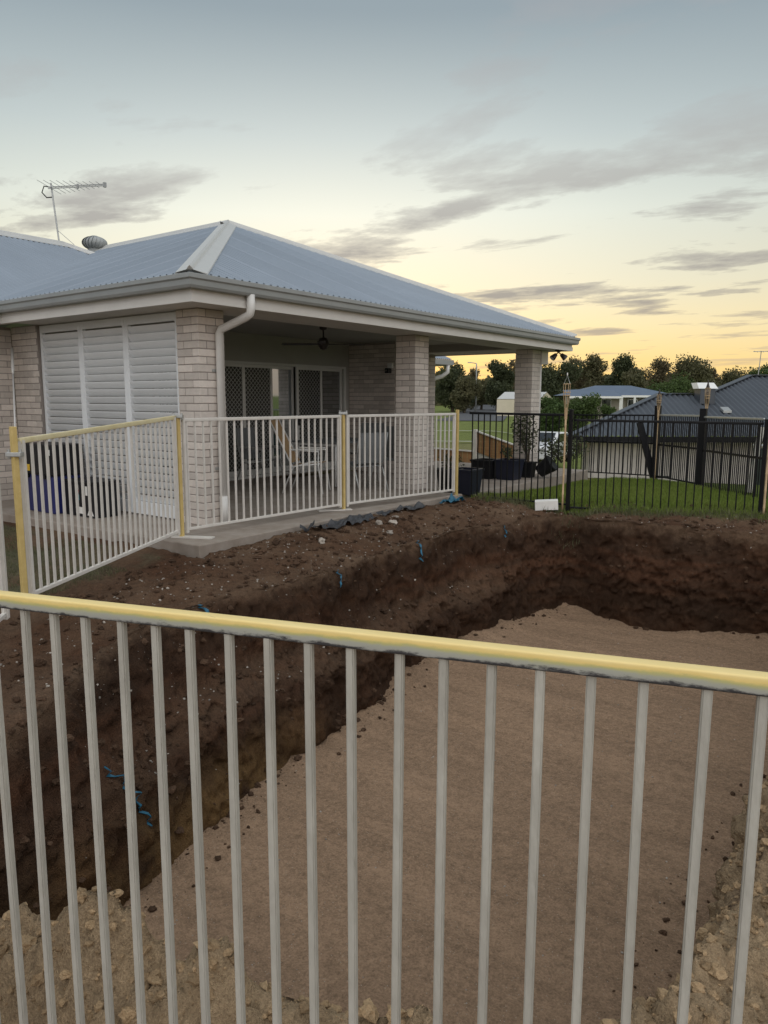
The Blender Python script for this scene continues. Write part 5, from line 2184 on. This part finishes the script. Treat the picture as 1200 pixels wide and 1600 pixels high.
def ribbon(name, m, pts, w, dz, kind='structure'):
    vs = []
    P_ = [AT(r, f) for r, f in pts]
    fine = []
    for i in range(len(P_) - 1):
        for k in range(24):
            fine.append(P_[i].lerp(P_[i + 1], k / 24))
    fine.append(P_[-1])
    for i, p in enumerate(fine):
        d_ = (fine[min(i + 1, len(fine) - 1)] - fine[max(i - 1, 0)]).normalized()
        n_ = Vector((d_.y, -d_.x, 0))
        row = []
        for k in range(5):
            q = p + n_ * w * (k / 4 - .5)
            row.append(Vector((q.x, q.y, drop(q.x, q.y, 30) + dz)))
        hmax = max(v.z for v in row)
        for v in row:
            v.z = hmax
        vs += row
    mb = MB()
    mb.add(vs, [(5 * i + k, 5 * i + k + 1, 5 * i + 5 + k + 1, 5 * i + 5 + k) for i in range(len(fine) - 1) for k in range(4)])
    o = mb.obj(name, m)
    o['kind'] = kind
    return o


ribbon('road', M['asphalt'], [(8.5, 76), (12.5, 98), (20, 150), (24, 210)], 7, .06)
ribbon('kerb', M['kerb'], [(-12, 52), (4, 50), (16, 49), (24, 52)], .5, .10)
ribbon('kerb', M['kerb'], [(-12, 37), (0, 36), (9, 35)], .4, .10)


# trees -----------------------------------------------------------------
def tree(px, ytop, wpx, f, m, label, ybot=None, n=2600, airy=.0, leaf=.34, name='tree', seedv=0, blobs=None):
    random.seed(1000 + seedv)
    r = (px - 600) / 1165. * f
    base = AT(r, f)
    gz_ = G(base.x, base.y)
    if f > 60:
        gz_ = drop(base.x, base.y, 30)
    base.z = gz_ - .1
    top = zpx(ytop, f)
    H = top - gz_
    W = wpx / 1165. * f
    W *= 1.28
    leaf *= .72
    n = int(n * 3.2)
    cb0 = zpx(ybot + 6, f) if ybot else gz_ + H * .25
    root = thing(name, base, label, 'tree' if name == 'tree' else 'bush', 'trees and bushes beyond the fences')
    nb_ = blobs or 9
    cs = []
    for k in range(nb_):
        t = random.random()
        zc_ = cb0 + (top - cb0) * (.12 + .78 * (k + random.random() * .8) / nb_)
        tt = (zc_ - cb0) / max(.1, top - cb0)
        sh = math.sin(math.pi * min(1, .15 + .80 * tt)) ** .7
        a = random.uniform(0, 6.283)
        rad = W * .5 * sh * random.uniform(.1, .72)
        br = W * random.uniform(.17, .27) * (1 - .25 * airy) * (.7 + .3 * sh)
        cs.append((Vector((base.x + math.cos(a) * rad, base.y + math.sin(a) * rad, zc_ - br * .25)), br))
    mb = MB()
    mid = Vector((base.x, base.y, gz_ + H * .45))
    mb.tube([base, base.lerp(mid, .5) + Vector((random.uniform(-.15, .15), random.uniform(-.15, .15), 0)), mid, mid + Vector((random.uniform(-.3, .3), 0, H * .25))], [W * .035 + .05, W * .028 + .04, W * .02 + .03, .03], 7)
    for c, br in cs:
        mb.tube([mid.lerp(base, random.uniform(0, .35)), mid.lerp(c, .55) + Vector((0, 0, .2)), c], [.06 + W * .006, .05, .02], 5)
    mb.obj('trunk', M['bark'], root)
    mb = MB()
    tot_ = sum(b * b for _, b in cs)
    vs, fs = [], []
    for c, br in cs:
        k = int(n * br * br / tot_)
        for i in range(k):
            d_ = Vector((random.gauss(0, 1), random.gauss(0, 1), random.gauss(0, .8)))
            d_.normalize()
            rr_ = br * random.random() ** .38 * (1 + .5 * noise.noise(d_ * 2.2 + c))
            p = c + d_ * rr_
            u = Vector((random.gauss(0, 1), random.gauss(0, 1), random.gauss(0, 1))).normalized()
            v = u.cross(Vector((random.gauss(0, 1), random.gauss(0, 1), random.gauss(0, 1)))).normalized()
            s = leaf * random.uniform(.5, 1.2)
            b_i = len(vs)
            vs += [p - u * s, p + v * s * .55, p + u * s * .9, p - v * s * .6]
            fs.append((b_i, b_i + 1, b_i + 2, b_i + 3))
    me_ = bpy.data.meshes.new('crown')
    me_.from_pydata([tuple(v) for v in vs], [], fs)
    me_.materials.append(m)
    o = bpy.data.objects.new('crown', me_)
    COL.objects.link(o)
    hang(o, root)


TR = [
    (706, 570, 62, 118, 'leafA', 'dark round tree just right of the middle brick pillar', 628, 3600, 0, .30),
    (724, 588, 44, 112, 'leafB', 'greyish green tree in front of the dark round tree, left of the street light', 632, 2200, .2, .28),
    (736, 573, 30, 150, 'leafD', 'thin bronze tree behind the street light', 615, 700, .8, .30),
    (775, 560, 50, 125, 'leafA', 'tall dark tree between the street light and the far pillar', 622, 3200, 0, .30),
    (801, 562, 36, 150, 'leafD', 'airy bronze tree half hidden by the far pillar', 612, 900, .8, .32),
    (750, 592, 40, 130, 'leafB', 'low olive tree right behind the street light', 626, 1600, .2, .28),
    (868, 566, 62, 120, 'leafA', 'broad dark tree right of the far pillar', 628, 3600, 0, .30),
    (893, 556, 46, 155, 'leafD', 'airy bronze tree above the broad dark tree', 606, 1100, .8, .34),
    (922, 552, 52, 150, 'leafB', 'tall olive gum tree above the left end of the blue grey roof', 612, 2400, .5, .34),
    (966, 555, 54, 140, 'leafA', 'tall dark tree above the middle of the blue grey roof', 612, 3000, 0, .32),
    (986, 575, 40, 125, 'leafB', 'small round tree in front of the tall dark tree', 608, 1900, 0, .28),
    (1024, 559, 50, 150, 'leafD', 'open bronze tree above the right end of the blue grey roof', 606, 1400, .8, .34),
    (1072, 558, 62, 140, 'leafB', 'broad dense gum tree left of the dark roof vent', 612, 3600, .2, .32),
    (1050, 566, 34, 160, 'leafD', 'thin open tree between the bronze tree and the broad gum', 606, 800, .8, .34),
    (1106, 572, 30, 160, 'leafD', 'small open tree directly above the dark roof vent', 606, 600, .9, .34),
    (1142, 577, 50, 150, 'leafB', 'olive tree above the peak of the dark neighbour roof', 606, 1900, .4, .32),
    (1184, 569, 50, 150, 'leafC', 'green tree behind the rightmost torch', 606, 2200, .4, .32),
    (1232, 566, 50, 150, 'leafB', 'olive tree cut off by the right edge of the photo', 606, 1800, .4, .32),
]
for i, (px, yt, w_, f_, mm, lab, yb, n_, ai, lf) in enumerate(TR):
    tree(px, yt, w_, f_, M[mm], lab, yb, n_, ai, lf, seedv=i, blobs=13 if ai > .5 else 10)
BU = [
    (860, 618, 46, 46, 'leafC', 'green bush right of the far pillar above the black fence', 668, 2200),
    (905, 615, 56, 48, 'leafC', 'green palm like bush in front of the far house left end', 668, 2600),
    (946, 628, 34, 50, 'leafC', 'rounded green bush below the far house veranda', 668, 1500),
    (1040, 592, 70, 110, 'leafC', 'low green shrubs between the far house and the broad gum', 622, 2400),
    (1095, 600, 60, 105, 'leafB', 'low olive shrubs behind the neighbour roof ridge', 622, 1800),
]
for i, (px, yt, w_, f_, mm, lab, yb, n_) in enumerate(BU):
    tree(px, yt, w_, f_, M[mm], lab, yb, n_, 0, .13 if f_ < 60 else .25, name='bush', seedv=50 + i, blobs=9)
# wooded rise far behind, reads as one mass
random.seed(77)
mb = MB()
vs, fs = [], []
for i in range(34000):
    f_ = random.uniform(170, 215)
    px = random.uniform(560, 1420)
    r = (px - 600) / 1165. * f_
    hpx = 590 + 11 * noise.noise(Vector((px * .03, 2, 0))) + 6 * noise.noise(Vector((px * .11, 5, 0)))
    z0_, z1_ = zpx(632, f_), zpx(hpx, f_)
    p = AT(r, f_, z0_ + (z1_ - z0_) * random.random())
    u = Vector((random.gauss(0, 1), random.gauss(0, 1), random.gauss(0, 1))).normalized()
    v = u.cross(Vector((random.gauss(0, 1), random.gauss(0, 1), random.gauss(0, 1)))).normalized()
    s = random.uniform(.3, .75)
    b = len(vs)
    vs += [p - u * s, p + v * s * .6, p + u * s, p - v * s * .6]
    fs.append((b, b + 1, b + 2, b + 3))
me_ = bpy.data.meshes.new('far_woods')
me_.from_pydata([tuple(v) for v in vs], [], fs)
me_.materials.append(M['leafB'])
o = bpy.data.objects.new('far_woods', me_)
COL.objects.link(o)
o['kind'] = 'stuff'
tag(o, 'distant dark woodland along the horizon behind the houses', 'woods')
